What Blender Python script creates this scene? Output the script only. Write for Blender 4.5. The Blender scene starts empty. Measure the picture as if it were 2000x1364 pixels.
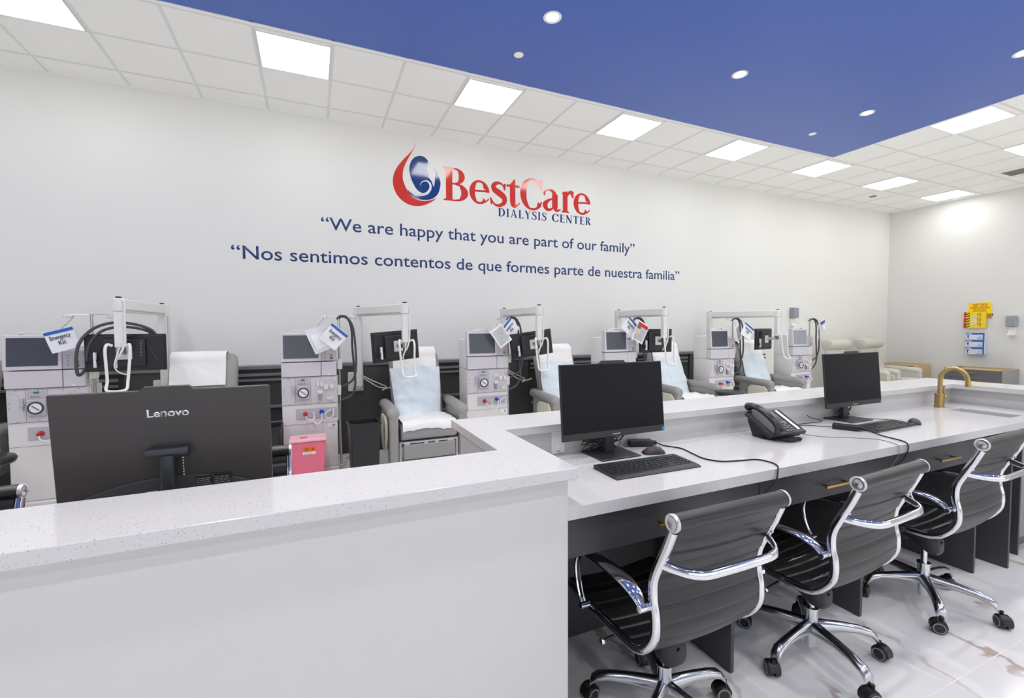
import bpy, bmesh, math, random
from mathutils import Vector, Matrix

random.seed(7)
PI = math.pi
sc = bpy.context.scene
C = sc.collection

# ------------------------------------------------------------------ camera
cam_d = bpy.data.cameras.new('camera')
cam_d.sensor_width = 36.0
cam_d.lens = 887.02 / 2000 * 36.0
cam_d.clip_start = 0.02
cam = bpy.data.objects.new('camera', cam_d)
C.objects.link(cam)
_yaw, _pit, _rol = math.radians(23.753), math.radians(-2.521), math.radians(-0.332)
_f = Vector((math.sin(_yaw) * math.cos(_pit), math.cos(_yaw) * math.cos(_pit), math.sin(_pit)))
_r0 = Vector((math.cos(_yaw), -math.sin(_yaw), 0))
_u0 = _r0.cross(_f)
_r = _r0 * math.cos(_rol) + _u0 * math.sin(_rol)
_u = _u0 * math.cos(_rol) - _r0 * math.sin(_rol)
cam.matrix_world = Matrix(((_r.x, _u.x, -_f.x, 0), (_r.y, _u.y, -_f.y, 0), (_r.z, _u.z, -_f.z, 1.45), (0, 0, 0, 1)))
sc.camera = cam

# ------------------------------------------------------------------ world, exposure
w = bpy.data.worlds.new('world')
sc.world = w
w.use_nodes = True
w.node_tree.nodes['Background'].inputs[0].default_value = (0.97, 0.98, 1.0, 1)
w.node_tree.nodes['Background'].inputs[1].default_value = 1.0
sc.view_settings.view_transform = 'Standard'
sc.view_settings.look = 'None'
sc.view_settings.gamma = 1.0
sc.view_settings.use_curve_mapping = False
sc.view_settings.exposure = 0.8
sc.cycles.max_bounces = 10
sc.cycles.diffuse_bounces = 6
sc.cycles.sample_clamp_indirect = 6.0
PANEL_E = 5.6      # ceiling light panels
DOWN_E = 22.0      # downlight lenses
DOWN_W = 6.0       # light of one downlight (watts)

# room dimensions (metres; x along the long wall, y towards it)
WALL_Y, WALL_X, LEFT_X, REAR_Y, CEIL = 5.78, 11.47, -7.6, -4.5, 3.895


# ------------------------------------------------------------------ materials
def lin(c):
    c = c / 255.0
    return c / 12.92 if c <= 0.04045 else ((c + 0.055) / 1.055) ** 2.4


def rgb(r, g, b):
    return (lin(r), lin(g), lin(b), 1.0)


MATS = {}


def mat(name, col, rough=0.5, metal=0.0, coat=0.0, noise=0.0, nscale=40.0, trans=0.0, alpha=1.0, emit=None, estr=0.0,
        bump=0.0, bscale=200.0, spec=0.5, coat_rough=0.05):
    m = bpy.data.materials.new(name)
    m.use_nodes = True
    nt = m.node_tree
    b = nt.nodes['Principled BSDF']
    b.inputs['Base Color'].default_value = col
    b.inputs['Roughness'].default_value = rough
    b.inputs['Metallic'].default_value = metal
    b.inputs['Coat Weight'].default_value = coat
    b.inputs['Coat Roughness'].default_value = coat_rough
    b.inputs['Transmission Weight'].default_value = trans
    b.inputs['Alpha'].default_value = alpha
    b.inputs['Specular IOR Level'].default_value = spec
    if emit is not None:
        b.inputs['Emission Color'].default_value = emit
        b.inputs['Emission Strength'].default_value = estr
    tc = nt.nodes.new('ShaderNodeTexCoord')
    n = nt.nodes.new('ShaderNodeTexNoise')
    n.inputs['Scale'].default_value = nscale
    n.inputs['Detail'].default_value = 3
    nt.links.new(tc.outputs['Object'], n.inputs['Vector'])
    if noise > 0:
        mx = nt.nodes.new('ShaderNodeMix')
        mx.data_type = 'RGBA'
        d = tuple(max(0, c * (1 - noise)) for c in col[:3]) + (1,)
        l = tuple(min(1, c * (1 + noise)) for c in col[:3]) + (1,)
        mx.inputs[6].default_value = d
        mx.inputs[7].default_value = l
        nt.links.new(n.outputs['Fac'], mx.inputs[0])
        nt.links.new(mx.outputs[2], b.inputs['Base Color'])
    if bump > 0:
        n2 = nt.nodes.new('ShaderNodeTexNoise')
        n2.inputs['Scale'].default_value = bscale
        nt.links.new(tc.outputs['Object'], n2.inputs['Vector'])
        bp = nt.nodes.new('ShaderNodeBump')
        bp.inputs['Strength'].default_value = bump
        bp.inputs['Distance'].default_value = 0.004
        nt.links.new(n2.outputs['Fac'], bp.inputs['Height'])
        nt.links.new(bp.outputs['Normal'], b.inputs['Normal'])
    MATS[name] = m
    return m


M = MATS
mat('wall_paint', rgb(236, 236, 232), 0.55, noise=0.01, nscale=3)
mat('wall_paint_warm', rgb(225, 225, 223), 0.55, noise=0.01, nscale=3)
mat('tile_white', rgb(250, 250, 245), 0.8, noise=0.01, bump=0.08, bscale=300)
mat('grid_white', rgb(230, 230, 228), 0.5)
mat('ceiling_blue', rgb(72, 104, 184), 0.34, noise=0.02, nscale=2)
mat('counter_paint', rgb(203, 202, 199), 0.38, noise=0.01, nscale=5)
mat('desk_grey', rgb(70, 69, 71), 0.42, noise=0.03, nscale=8)
mat('console_dark', rgb(66, 65, 66), 0.45, noise=0.03)
mat('console_cap', rgb(118, 119, 122), 0.4)
mat('cab_grey', rgb(150, 150, 148), 0.45)
mat('brass', rgb(186, 156, 92), 0.28, 1.0)
mat('brass_brushed', rgb(178, 152, 100), 0.34, 1.0, noise=0.06, nscale=120)
mat('chrome', rgb(222, 223, 226), 0.09, 1.0)
mat('alu', rgb(190, 191, 193), 0.2, 1.0)
mat('cap_metal', rgb(205, 205, 207), 0.3, 0.9)
mat('steel', rgb(170, 168, 165), 0.32, 1.0)
mat('leather_roll', rgb(26, 27, 30), 0.3, noise=0.06, nscale=30, bump=0.04, bscale=400)
mat('phone_gloss', rgb(20, 21, 24), 0.22)
mat('phone_body', rgb(46, 46, 48), 0.45)
mat('leather', rgb(33, 32, 33), 0.36, noise=0.06, nscale=30, bump=0.05, bscale=400)
mat('black_plastic', rgb(30, 30, 32), 0.42)
mat('black_soft', rgb(24, 24, 26), 0.6)
mat('grey_plastic', rgb(62, 62, 64), 0.5)
mat('monitor_back', rgb(58, 55, 54), 0.38, noise=0.03)
mat('monitor_stand', rgb(40, 43, 48), 0.35)
mat('screen_off', rgb(17, 18, 23), 0.28, spec=0.16)
mat('bezel', rgb(40, 40, 42), 0.4)
mat('key_black', rgb(34, 34, 36), 0.4)
mat('key_grey', rgb(60, 59, 58), 0.28, noise=0.05)
mat('machine_white', rgb(226, 224, 221), 0.4, noise=0.01)
mat('machine_cream', rgb(222, 220, 208), 0.5, noise=0.02)
mat('machine_lilac', rgb(206, 202, 207), 0.4, noise=0.01)
mat('machine_grey', rgb(184, 182, 190), 0.4)
mat('machine_screen', rgb(72, 76, 84), 0.16, noise=0.1, nscale=5)
mat('hose_grey', rgb(72, 73, 76), 0.5)
mat('tube_clear', rgb(226, 224, 214), 0.3)
mat('red_plastic', rgb(190, 30, 30), 0.35)
mat('blue_plastic', rgb(24, 66, 190), 0.35)
mat('green_led', rgb(20, 60, 34), 0.3, emit=rgb(30, 120, 60), estr=0.4)
mat('seam', rgb(120, 118, 122), 0.6)
mat('arm_white', rgb(228, 228, 224), 0.42)
mat('arm_white_dull', rgb(212, 213, 211), 0.5)
mat('vinyl_grey', rgb(150, 149, 145), 0.42, noise=0.03, nscale=10)
mat('vinyl_cream', rgb(203, 200, 190), 0.42, noise=0.02, nscale=10)
mat('tray_cream', rgb(216, 214, 194), 0.45)
mat('sheet_white', rgb(240, 239, 236), 0.8, noise=0.01)
mat('pad_blue', rgb(222, 233, 239), 0.7, noise=0.02, nscale=6)
mat('paper', rgb(238, 238, 238), 0.7)
mat('bag_white', rgb(236, 237, 242), 0.3)
mat('bag_clear', rgb(226, 227, 230), 0.12, noise=0.12, nscale=25)
mat('zip_blue', rgb(44, 94, 178), 0.4)
mat('zip_purple', rgb(94, 62, 140), 0.4)
mat('ink', rgb(24, 24, 30), 0.6)
mat('ink_grey', rgb(120, 120, 124), 0.6)
mat('pink_bin', rgb(226, 110, 134), 0.3, noise=0.02)
mat('pink_lid', rgb(238, 180, 190), 0.3)
mat('orange_label', rgb(236, 110, 24), 0.5)
mat('sign_yellow', rgb(250, 218, 10), 0.4)
mat('sign_red', rgb(200, 40, 24), 0.45)
mat('box_blue', rgb(52, 92, 188), 0.45)
mat('box_light', rgb(222, 230, 242), 0.45)
mat('box_cyan', rgb(96, 180, 222), 0.45)
mat('wood', rgb(226, 198, 150), 0.5, noise=0.06, nscale=14)
mat('drawer_slate', rgb(98, 98, 100), 0.45)
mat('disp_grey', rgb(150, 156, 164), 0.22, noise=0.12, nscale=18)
mat('white_plastic', rgb(236, 236, 234), 0.4)
mat('decal_red', rgb(212, 56, 42), 0.09, spec=0.6)
mat('decal_blue', rgb(20, 58, 128), 0.09, spec=0.7)
mat('decal_navy', rgb(34, 62, 118), 0.3, spec=0.5)
mat('decal_white', rgb(222, 224, 226), 0.3)
mat('vent_grey', rgb(140, 132, 122), 0.6)
mat('logo_silver', rgb(214, 212, 212), 0.25, 0.6)
mat('yellow_tag', rgb(216, 206, 30), 0.5)
mat('phone_lcd', rgb(92, 96, 82), 0.25)
mat('badge_blue', rgb(30, 150, 200), 0.4)
mat('pane', rgb(240, 245, 248), 0.05, alpha=0.08)
mat('panel_glow', rgb(250, 250, 250), 0.5, emit=(1.0, 0.985, 0.96, 1), estr=PANEL_E)
mat('lens_glow', rgb(250, 250, 250), 0.5, emit=(1.0, 0.96, 0.90, 1), estr=DOWN_E)


def quartz():
    m = mat('quartz', rgb(232, 231, 232), 0.14, spec=0.5)
    nt = m.node_tree
    b = nt.nodes['Principled BSDF']
    tc = nt.nodes.new('ShaderNodeTexCoord')
    v = nt.nodes.new('ShaderNodeTexVoronoi')
    v.inputs['Scale'].default_value = 260
    nt.links.new(tc.outputs['Object'], v.inputs['Vector'])
    # keep only some of the cells as grains
    sep = nt.nodes.new('ShaderNodeSeparateColor')
    nt.links.new(v.outputs['Color'], sep.inputs[0])
    lt = nt.nodes.new('ShaderNodeMath'); lt.operation = 'LESS_THAN'; lt.inputs[1].default_value = 0.10
    nt.links.new(sep.outputs[0], lt.inputs[0])
    near = nt.nodes.new('ShaderNodeMath'); near.operation = 'LESS_THAN'; near.inputs[1].default_value = 0.38
    nt.links.new(v.outputs['Distance'], near.inputs[0])
    mul = nt.nodes.new('ShaderNodeMath'); mul.operation = 'MULTIPLY'
    nt.links.new(lt.outputs[0], mul.inputs[0]); nt.links.new(near.outputs[0], mul.inputs[1])
    mul2 = nt.nodes.new('ShaderNodeMath'); mul2.operation = 'MULTIPLY'
    nt.links.new(mul.outputs[0], mul2.inputs[0]); nt.links.new(sep.outputs[1], mul2.inputs[1])
    n = nt.nodes.new('ShaderNodeTexNoise'); n.inputs['Scale'].default_value = 420
    nt.links.new(tc.outputs['Object'], n.inputs['Vector'])
    base = nt.nodes.new('ShaderNodeMix'); base.data_type = 'RGBA'
    base.inputs[6].default_value = rgb(190, 189, 188); base.inputs[7].default_value = rgb(214, 213, 212)
    nt.links.new(n.outputs['Fac'], base.inputs[0])
    mx = nt.nodes.new('ShaderNodeMix'); mx.data_type = 'RGBA'
    mx.inputs[7].default_value = rgb(112, 108, 104)
    nt.links.new(base.outputs[2], mx.inputs[6])
    nt.links.new(mul2.outputs[0], mx.inputs[0])
    nt.links.new(mx.outputs[2], b.inputs['Base Color'])


quartz()


def marble():
    m = mat('marble_floor', rgb(232, 230, 228), 0.16, spec=0.45)
    nt = m.node_tree
    b = nt.nodes['Principled BSDF']
    tc = nt.nodes.new('ShaderNodeTexCoord')
    ani = nt.nodes.new('ShaderNodeMapping')
    ani.inputs['Rotation'].default_value = (0, 0, math.radians(28))
    ani.inputs['Scale'].default_value = (1.7, 0.62, 1)
    ani.inputs['Location'].default_value = (0.35, 1.9, 0)
    nt.links.new(tc.outputs['Object'], ani.inputs['Vector'])
    warp = nt.nodes.new('ShaderNodeTexNoise'); warp.inputs['Scale'].default_value = 2.3; warp.inputs['Detail'].default_value = 5
    nt.links.new(ani.outputs[0], warp.inputs['Vector'])
    vm = nt.nodes.new('ShaderNodeVectorMath'); vm.operation = 'MULTIPLY_ADD'
    vm.inputs[1].default_value = (0.55, 0.55, 0.55)
    nt.links.new(warp.outputs['Color'], vm.inputs[0]); nt.links.new(ani.outputs[0], vm.inputs[2])
    wv = nt.nodes.new('ShaderNodeTexWave')
    wv.wave_type = 'BANDS'; wv.bands_direction = 'X'; wv.wave_profile = 'SIN'
    wv.inputs['Scale'].default_value = 0.8
    wv.inputs['Distortion'].default_value = 7.0
    wv.inputs['Detail'].default_value = 5.0
    wv.inputs['Detail Scale'].default_value = 1.6
    wv.inputs['Detail Roughness'].default_value = 0.62
    mv = nt.nodes.new('ShaderNodeMapping')
    mv.inputs['Rotation'].default_value = (0, 0, math.radians(14))
    mv.inputs['Scale'].default_value = (1.0, 0.8, 1)
    mv.inputs['Location'].default_value = (0.1, 0.0, 0)
    nt.links.new(tc.outputs['Object'], mv.inputs['Vector'])
    nt.links.new(mv.outputs[0], wv.inputs['Vector'])
    ramp = nt.nodes.new('ShaderNodeMapRange')
    ramp.inputs[1].default_value = 0.955; ramp.inputs[2].default_value = 1.0
    ramp.interpolation_type = 'SMOOTHSTEP'
    nt.links.new(wv.outputs['Fac'], ramp.inputs[0])
    n3 = nt.nodes.new('ShaderNodeTexNoise'); n3.inputs['Scale'].default_value = 2.6; n3.inputs['Detail'].default_value = 4
    nt.links.new(tc.outputs['Object'], n3.inputs['Vector'])
    r3 = nt.nodes.new('ShaderNodeMapRange')
    r3.inputs[1].default_value = 0.44; r3.inputs[2].default_value = 0.62
    nt.links.new(n3.outputs['Fac'], r3.inputs[0])
    mul = nt.nodes.new('ShaderNodeMath'); mul.operation = 'MULTIPLY'
    nt.links.new(ramp.outputs[0], mul.inputs[0]); nt.links.new(r3.outputs[0], mul.inputs[1])
    cl = nt.nodes.new('ShaderNodeTexNoise'); cl.inputs['Scale'].default_value = 1.2; cl.inputs['Detail'].default_value = 4
    nt.links.new(vm.outputs[0], cl.inputs['Vector'])
    base = nt.nodes.new('ShaderNodeMix'); base.data_type = 'RGBA'
    base.inputs[6].default_value = rgb(222, 221, 219); base.inputs[7].default_value = rgb(242, 241, 239)
    nt.links.new(cl.outputs['Fac'], base.inputs[0])
    vein = nt.nodes.new('ShaderNodeMix'); vein.data_type = 'RGBA'
    vein.inputs[7].default_value = rgb(166, 140, 118)
    vs = nt.nodes.new('ShaderNodeMath'); vs.operation = 'MULTIPLY'; vs.inputs[1].default_value = 0.7
    nt.links.new(mul.outputs[0], vs.inputs[0])
    nt.links.new(vs.outputs[0], vein.inputs[0]); nt.links.new(base.outputs[2], vein.inputs[6])
    # joints between the large tiles
    br = nt.nodes.new('ShaderNodeTexBrick')
    br.offset = 0.5; br.squash = 1.0
    br.inputs['Scale'].default_value = 1.0
    br.inputs['Brick Width'].default_value = 0.885
    br.inputs['Row Height'].default_value = 1.77
    br.inputs['Mortar Size'].default_value = 0.0022
    br.inputs['Mortar Smooth'].default_value = 0.0
    mp = nt.nodes.new('ShaderNodeMapping')
    mp.inputs['Location'].default_value = (0.885 * 2 - 1.62, 1.77 - 0.918, 0)
    nt.links.new(tc.outputs['Object'], mp.inputs['Vector'])
    nt.links.new(mp.outputs[0], br.inputs['Vector'])
    mj = nt.nodes.new('ShaderNodeMix'); mj.data_type = 'RGBA'
    mj.inputs[7].default_value = rgb(244, 243, 241)
    nt.links.new(br.outputs['Fac'], mj.inputs[0]); nt.links.new(vein.outputs[2], mj.inputs[6])
    nt.links.new(mj.outputs[2], b.inputs['Base Color'])


marble()


def brushed_ring():
    pass


# ------------------------------------------------------------------ mesh helpers
def catmull(pts, n=6, closed=False):
    pts = [Vector(p) for p in pts]
    out = []
    L = len(pts)
    rng = range(L if closed else L - 1)
    for i in rng:
        if closed:
            p0, p1, p2, p3 = pts[(i - 1) % L], pts[i], pts[(i + 1) % L], pts[(i + 2) % L]
        else:
            p1, p2 = pts[i], pts[i + 1]
            p0 = pts[i - 1] if i > 0 else p1 * 2 - p2
            p3 = pts[i + 2] if i + 2 < L else p2 * 2 - p1
        for k in range(n):
            t = k / n
            out.append(0.5 * ((2 * p1) + (-p0 + p2) * t + (2 * p0 - 5 * p1 + 4 * p2 - p3) * t * t + (-p0 + 3 * p1 - 3 * p2 + p3) * t ** 3))
    if not closed:
        out.append(pts[-1].copy())
    return out


class MB:
    """collects shapes and links them as one mesh object"""

    def __init__(self):
        self.bm = bmesh.new()
        self.X = Matrix.Identity(4)

    def v(self, p):
        return self.bm.verts.new(self.X @ Vector(p))

    def face(self, vs):
        try:
            return self.bm.faces.new(vs)
        except ValueError:
            return None

    def box(self, x0, x1, y0, y1, z0, z1):
        vs = [self.v((x, y, z)) for z in (z0, z1) for y in (y0, y1) for x in (x0, x1)]
        for a in ((0, 2, 3, 1), (4, 5, 7, 6), (0, 1, 5, 4), (2, 6, 7, 3), (0, 4, 6, 2), (1, 3, 7, 5)):
            self.face([vs[i] for i in a])
        return self

    def taper(self, c, s0, s1, z0, z1, off=(0, 0)):
        vs = []
        for (sx, sy), z, ox, oy in ((s0, z0, 0, 0), (s1, z1, off[0], off[1])):
            for y in (-sy, sy):
                for x in (-sx, sx):
                    vs.append(self.v((c[0] + x + ox, c[1] + y + oy, z)))
        for a in ((0, 2, 3, 1), (4, 5, 7, 6), (0, 1, 5, 4), (2, 6, 7, 3), (0, 4, 6, 2), (1, 3, 7, 5)):
            self.face([vs[i] for i in a])
        return self

    def loft(self, rings, caps=True, closed=False):
        R = [[self.v(p) for p in r] for r in rings]
        n = len(R[0])
        m = len(R)
        for i in range(m if closed else m - 1):
            a, b = R[i], R[(i + 1) % m]
            for k in range(n):
                self.face([a[k], a[(k + 1) % n], b[(k + 1) % n], b[k]])
        if caps and not closed:
            self.face(list(reversed(R[0])))
            self.face(R[-1])
        return self

    def sheet(self, rows, thick=0.004):
        """open grid given as rows of points, thickened along its normals"""
        nu, nv = len(rows), len(rows[0])
        P = [[Vector(p) for p in r] for r in rows]
        N = []
        for i in range(nu):
            q = []
            for j in range(nv):
                du = P[min(i + 1, nu - 1)][j] - P[max(i - 1, 0)][j]
                dv = P[i][min(j + 1, nv - 1)] - P[i][max(j - 1, 0)]
                n = du.cross(dv)
                q.append(n.normalized() if n.length > 1e-9 else Vector((0, 0, 1)))
            N.append(q)
        A = [[self.v(P[i][j] + N[i][j] * thick / 2) for j in range(nv)] for i in range(nu)]
        B = [[self.v(P[i][j] - N[i][j] * thick / 2) for j in range(nv)] for i in range(nu)]
        for i in range(nu - 1):
            for j in range(nv - 1):
                self.face([A[i][j], A[i + 1][j], A[i + 1][j + 1], A[i][j + 1]])
                self.face([B[i][j], B[i][j + 1], B[i + 1][j + 1], B[i + 1][j]])
        for i in range(nu - 1):
            self.face([A[i][0], B[i][0], B[i + 1][0], A[i + 1][0]])
            self.face([A[i][-1], A[i + 1][-1], B[i + 1][-1], B[i][-1]])
        for j in range(nv - 1):
            self.face([A[0][j], A[0][j + 1], B[0][j + 1], B[0][j]])
            self.face([A[-1][j], B[-1][j], B[-1][j + 1], A[-1][j + 1]])
        return self

    def tube(self, pts, r=0.01, seg=10, closed=False, caps=True, sx=1.0, sy=1.0, up=None):
        pts = [Vector(p) for p in pts]
        n = len(pts)
        T = []
        for i in range(n):
            if closed:
                t = pts[(i + 1) % n] - pts[(i - 1) % n]
            else:
                t = pts[min(i + 1, n - 1)] - pts[max(i - 1, 0)]
            T.append(t.normalized())
        if up is None:
            up = Vector((0, 0, 1)) if abs(T[0].z) < 0.9 else Vector((1, 0, 0))
        else:
            up = Vector(up)
        N = (up - T[0] * up.dot(T[0])).normalized()
        rings = []
        for i in range(n):
            N = (N - T[i] * N.dot(T[i]))
            N = N.normalized() if N.length > 1e-6 else T[i].orthogonal().normalized()
            B = T[i].cross(N)
            rr = r[i] if isinstance(r, (list, tuple)) else r
            rings.append([pts[i] + (N * math.cos(a) * sy + B * math.sin(a) * sx) * rr
                          for a in (2 * PI * k / seg for k in range(seg))])
        return self.loft(rings, caps, closed)

    def bar(self, pts, w, h, side):
        """flat bar along pts; 'side' is the direction of its width w, h its depth"""
        pts = [Vector(p) for p in pts]
        n = len(pts)
        side = Vector(side).normalized()
        rings = []
        for i in range(n):
            t = (pts[min(i + 1, n - 1)] - pts[max(i - 1, 0)]).normalized()
            s = (side - t * side.dot(t)).normalized()
            q = t.cross(s)
            ww = w[i] if isinstance(w, (list, tuple)) else w
            hh = h[i] if isinstance(h, (list, tuple)) else h
            b = min(ww, hh) * 0.25
            ring = []
            for a, c in ((-ww / 2 + b, -hh / 2), (ww / 2 - b, -hh / 2), (ww / 2, -hh / 2 + b), (ww / 2, hh / 2 - b),
                         (ww / 2 - b, hh / 2), (-ww / 2 + b, hh / 2), (-ww / 2, hh / 2 - b), (-ww / 2, -hh / 2 + b)):
                ring.append(pts[i] + s * a + q * c)
            rings.append(ring)
        return self.loft(rings)

    def cyl(self, p0, p1, r0, r1=None, seg=20):
        r1 = r0 if r1 is None else r1
        p0, p1 = Vector(p0), Vector(p1)
        t = (p1 - p0).normalized()
        n = t.orthogonal().normalized()
        b = t.cross(n)
        rings = []
        for p, r in ((p0, r0), (p1, r1)):
            rings.append([p + (n * math.cos(a) + b * math.sin(a)) * r for a in (2 * PI * k / seg for k in range(seg))])
        return self.loft(rings)

    def lathe(self, prof, c=(0, 0, 0), seg=28, axis='Z'):
        rings = []
        for r, h in prof:
            ring = []
            for k in range(seg):
                a = 2 * PI * k / seg
                x, y = r * math.cos(a), r * math.sin(a)
                if axis == 'Z':
                    p = (c[0] + x, c[1] + y, c[2] + h)
                elif axis == 'Y':
                    p = (c[0] + x, c[1] + h, c[2] - y)
                else:
                    p = (c[0] + h, c[1] + x, c[2] + y)
                ring.append(p)
            rings.append(ring)
        hollow = prof[0][0] > 0.0015 and prof[-1][0] > 0.0015
        return self.loft(rings, not hollow, hollow)

    def prism(self, poly, d0, d1, plane='XZ'):
        """polygon (a, b) pushed from d0 to d1 across the plane"""
        def P(a, b, d):
            return {'XZ': (a, d, b), 'YZ': (d, a, b), 'XY': (a, b, d)}[plane]
        A = [self.v(P(a, b, d0)) for a, b in poly]
        B = [self.v(P(a, b, d1)) for a, b in poly]
        n = len(poly)
        self.face(A)
        self.face(list(reversed(B)))
        for i in range(n):
            self.face([A[i], B[i], B[(i + 1) % n], A[(i + 1) % n]])
        return self

    def build(self, name, material, parent=None, bevel=0.0, segs=2, sub=0, angle=35):
        bm = self.bm
        bmesh.ops.recalc_face_normals(bm, faces=bm.faces[:])
        me = bpy.data.meshes.new(name)
        bm.to_mesh(me)
        bm.free()
        me.materials.append(M[material] if isinstance(material, str) else material)
        for p in me.polygons:
            p.use_smooth = True
        me.set_sharp_from_angle(angle=math.radians(angle))
        o = bpy.data.objects.new(name, me)
        C.objects.link(o)
        if parent is not None:
            o.parent = parent
        if bevel > 0:
            md = o.modifiers.new('bevel', 'BEVEL')
            md.width = bevel
            md.segments = segs
            md.limit_method = 'ANGLE'
            md.angle_limit = math.radians(40)
            md.harden_normals = False
        if sub:
            md = o.modifiers.new('sub', 'SUBSURF')
            md.levels = sub
            md.render_levels = sub
        return o


def thing(name, label, cat, loc=(0, 0, 0), rz=0.0, group=None):
    o = bpy.data.objects.new(name, None)
    o.empty_display_size = 0.1
    C.objects.link(o)
    o.location = loc
    o.rotation_euler = (0, 0, rz)
    o['label'] = label
    o['category'] = cat
    if group:
        o['group'] = group
    return o


def tag(o, label, cat, group=None):
    o['label'] = label
    o['category'] = cat
    if group:
        o['group'] = group
    return o


def struct(o):
    o['kind'] = 'structure'
    return o


KIDS = {}


def dup(root, loc, rz, label, group=None):
    r = root.copy()
    C.objects.link(r)
    r.location = loc
    r.rotation_euler = (0, 0, rz)
    r['label'] = label
    if group:
        r['group'] = group
    for ch in list(root.children):
        c = ch.copy()
        C.objects.link(c)
        c.parent = r
        for g in ch.children:
            d = g.copy()
            C.objects.link(d)
            d.parent = c
    return r


def text_mesh(body, name, material, parent=None, width=None, height=None, depth=0.001, bold=0.0, align='LEFT', spacing=1.0):
    """lettering standing in the XZ plane, facing -Y, left end (or centre) at the origin, on its baseline"""
    cu = bpy.data.curves.new(name, 'FONT')
    cu.body = body
    cu.size = 1.0
    cu.extrude = 0.0
    cu.offset = bold
    cu.space_character = spacing
    cu.resolution_u = 4
    tmp = bpy.data.objects.new(name, cu)
    C.objects.link(tmp)
    dg = bpy.context.evaluated_depsgraph_get()
    dg.update()
    me = bpy.data.meshes.new_from_object(tmp.evaluated_get(dg))
    bpy.data.objects.remove(tmp)
    bpy.data.curves.remove(cu)
    xs = [v.co.x for v in me.vertices]
    x0, x1 = min(xs), max(xs)
    sx = width / (x1 - x0) if width else 1.0
    sz = height if height else sx
    if not width:
        sx = sz
    ox = x0 if align == 'LEFT' else (x0 + x1) / 2
    bm = bmesh.new()
    bm.from_mesh(me)
    for v in bm.verts:
        v.co = Vector(((v.co.x - ox) * sx, 0, v.co.y * sz))
    if depth > 0:
        g = bmesh.ops.extrude_face_region(bm, geom=bm.faces[:])
        for e in g['geom']:
            if isinstance(e, bmesh.types.BMVert):
                e.co.y -= depth
    bmesh.ops.recalc_face_normals(bm, faces=bm.faces[:])
    bm.to_mesh(me)
    bm.free()
    me.materials.clear()
    me.materials.append(M[material])
    me.name = name
    o = bpy.data.objects.new(name, me)
    C.objects.link(o)
    if parent is not None:
        o.parent = parent
    return o


def word_split(o, gap):
    """makes every word of a lettering mesh an object of its own under the same parent"""
    me = o.data
    n = len(me.vertices)
    root = list(range(n))

    def find(a):
        while root[a] != a:
            root[a] = root[root[a]]
            a = root[a]
        return a
    for e in me.edges:
        a, b = find(e.vertices[0]), find(e.vertices[1])
        if a != b:
            root[a] = b
    span = {}
    for v in me.vertices:
        r_ = find(v.index)
        s_ = span.setdefault(r_, [9e9, -9e9])
        s_[0] = min(s_[0], v.co.x)
        s_[1] = max(s_[1], v.co.x)
    isl = sorted(span.items(), key=lambda q: q[1][0])
    words, end = [], None
    for r_, (a, b) in isl:
        if end is None or a - end > gap:
            words.append(set())
            end = b
        words[-1].add(r_)
        end = max(end, b)
    for k, wset in enumerate(words):
        bm = bmesh.new()
        bm.from_mesh(me)
        bm.verts.ensure_lookup_table()
        bmesh.ops.delete(bm, geom=[v for v in bm.verts if find(v.index) not in wset], context='VERTS')
        m2 = bpy.data.meshes.new(o.name)
        bm.to_mesh(m2)
        bm.free()
        m2.materials.append(me.materials[0])
        q = bpy.data.objects.new(o.name, m2)
        C.objects.link(q)
        q.parent = o.parent
    bpy.data.objects.remove(o)

# ------------------------------------------------------------------ room shell
t = 0.12
struct(MB().box(LEFT_X - t, WALL_X + t, REAR_Y - t, WALL_Y + t, -0.1, 0).build('floor', 'marble_floor'))
struct(MB().box(LEFT_X - t, WALL_X + t, WALL_Y, WALL_Y + t, 0, CEIL).build('wall_back', 'wall_paint'))
struct(MB().box(WALL_X, WALL_X + t, REAR_Y, WALL_Y, 0, CEIL).build('wall_right', 'wall_paint_warm'))
struct(MB().box(LEFT_X - t, LEFT_X, REAR_Y, WALL_Y, 0, CEIL).build('wall_left', 'wall_paint'))
# unseen rear wall behind the camera; glazing added so daylight fills the upright surfaces
m = MB()
m.box(LEFT_X - t, WALL_X + t, REAR_Y - t, REAR_Y, 0, 0.35).box(LEFT_X - t, WALL_X + t, REAR_Y - t, REAR_Y, 3.3, CEIL)
m.box(LEFT_X - t, -4.2, REAR_Y - t, REAR_Y, 0.35, 3.3).box(10.6, WALL_X + t, REAR_Y - t, REAR_Y, 0.35, 3.3)
struct(m.build('wall_rear', 'wall_paint'))
for k in range(9):
    x0 = -6.05 + 1.85 * k
    m = MB()
    m.box(x0, x0 + 0.04, REAR_Y - 0.09, REAR_Y - 0.03, 0.35, 3.3).box(x0 + 1.81, x0 + 1.85, REAR_Y - 0.09, REAR_Y - 0.03, 0.35, 3.3)
    m.box(x0 + 0.04, x0 + 1.81, REAR_Y - 0.09, REAR_Y - 0.03, 0.35, 0.40).box(x0 + 0.04, x0 + 1.81, REAR_Y - 0.09, REAR_Y - 0.03, 3.25, 3.3)
    wn = struct(m.build('added_window_%d' % (k + 1), 'desk_grey'))
    MB().box(x0 + 0.04, x0 + 1.81, REAR_Y - 0.064, REAR_Y - 0.058, 0.40, 3.25).build('pane', 'pane', wn)
BX, BY = 6.922, 4.22          # corner of the blue field
m = MB()
m.box(LEFT_X - t, WALL_X + t, BY, WALL_Y + t, CEIL, CEIL + 0.1)
m.box(BX, WALL_X + t, REAR_Y - t, BY, CEIL, CEIL + 0.1)
struct(m.build('ceiling', 'tile_white'))
struct(MB().box(LEFT_X - t, BX, REAR_Y - t, BY, CEIL, CEIL + 0.1).build('ceiling', 'ceiling_blue'))
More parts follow.
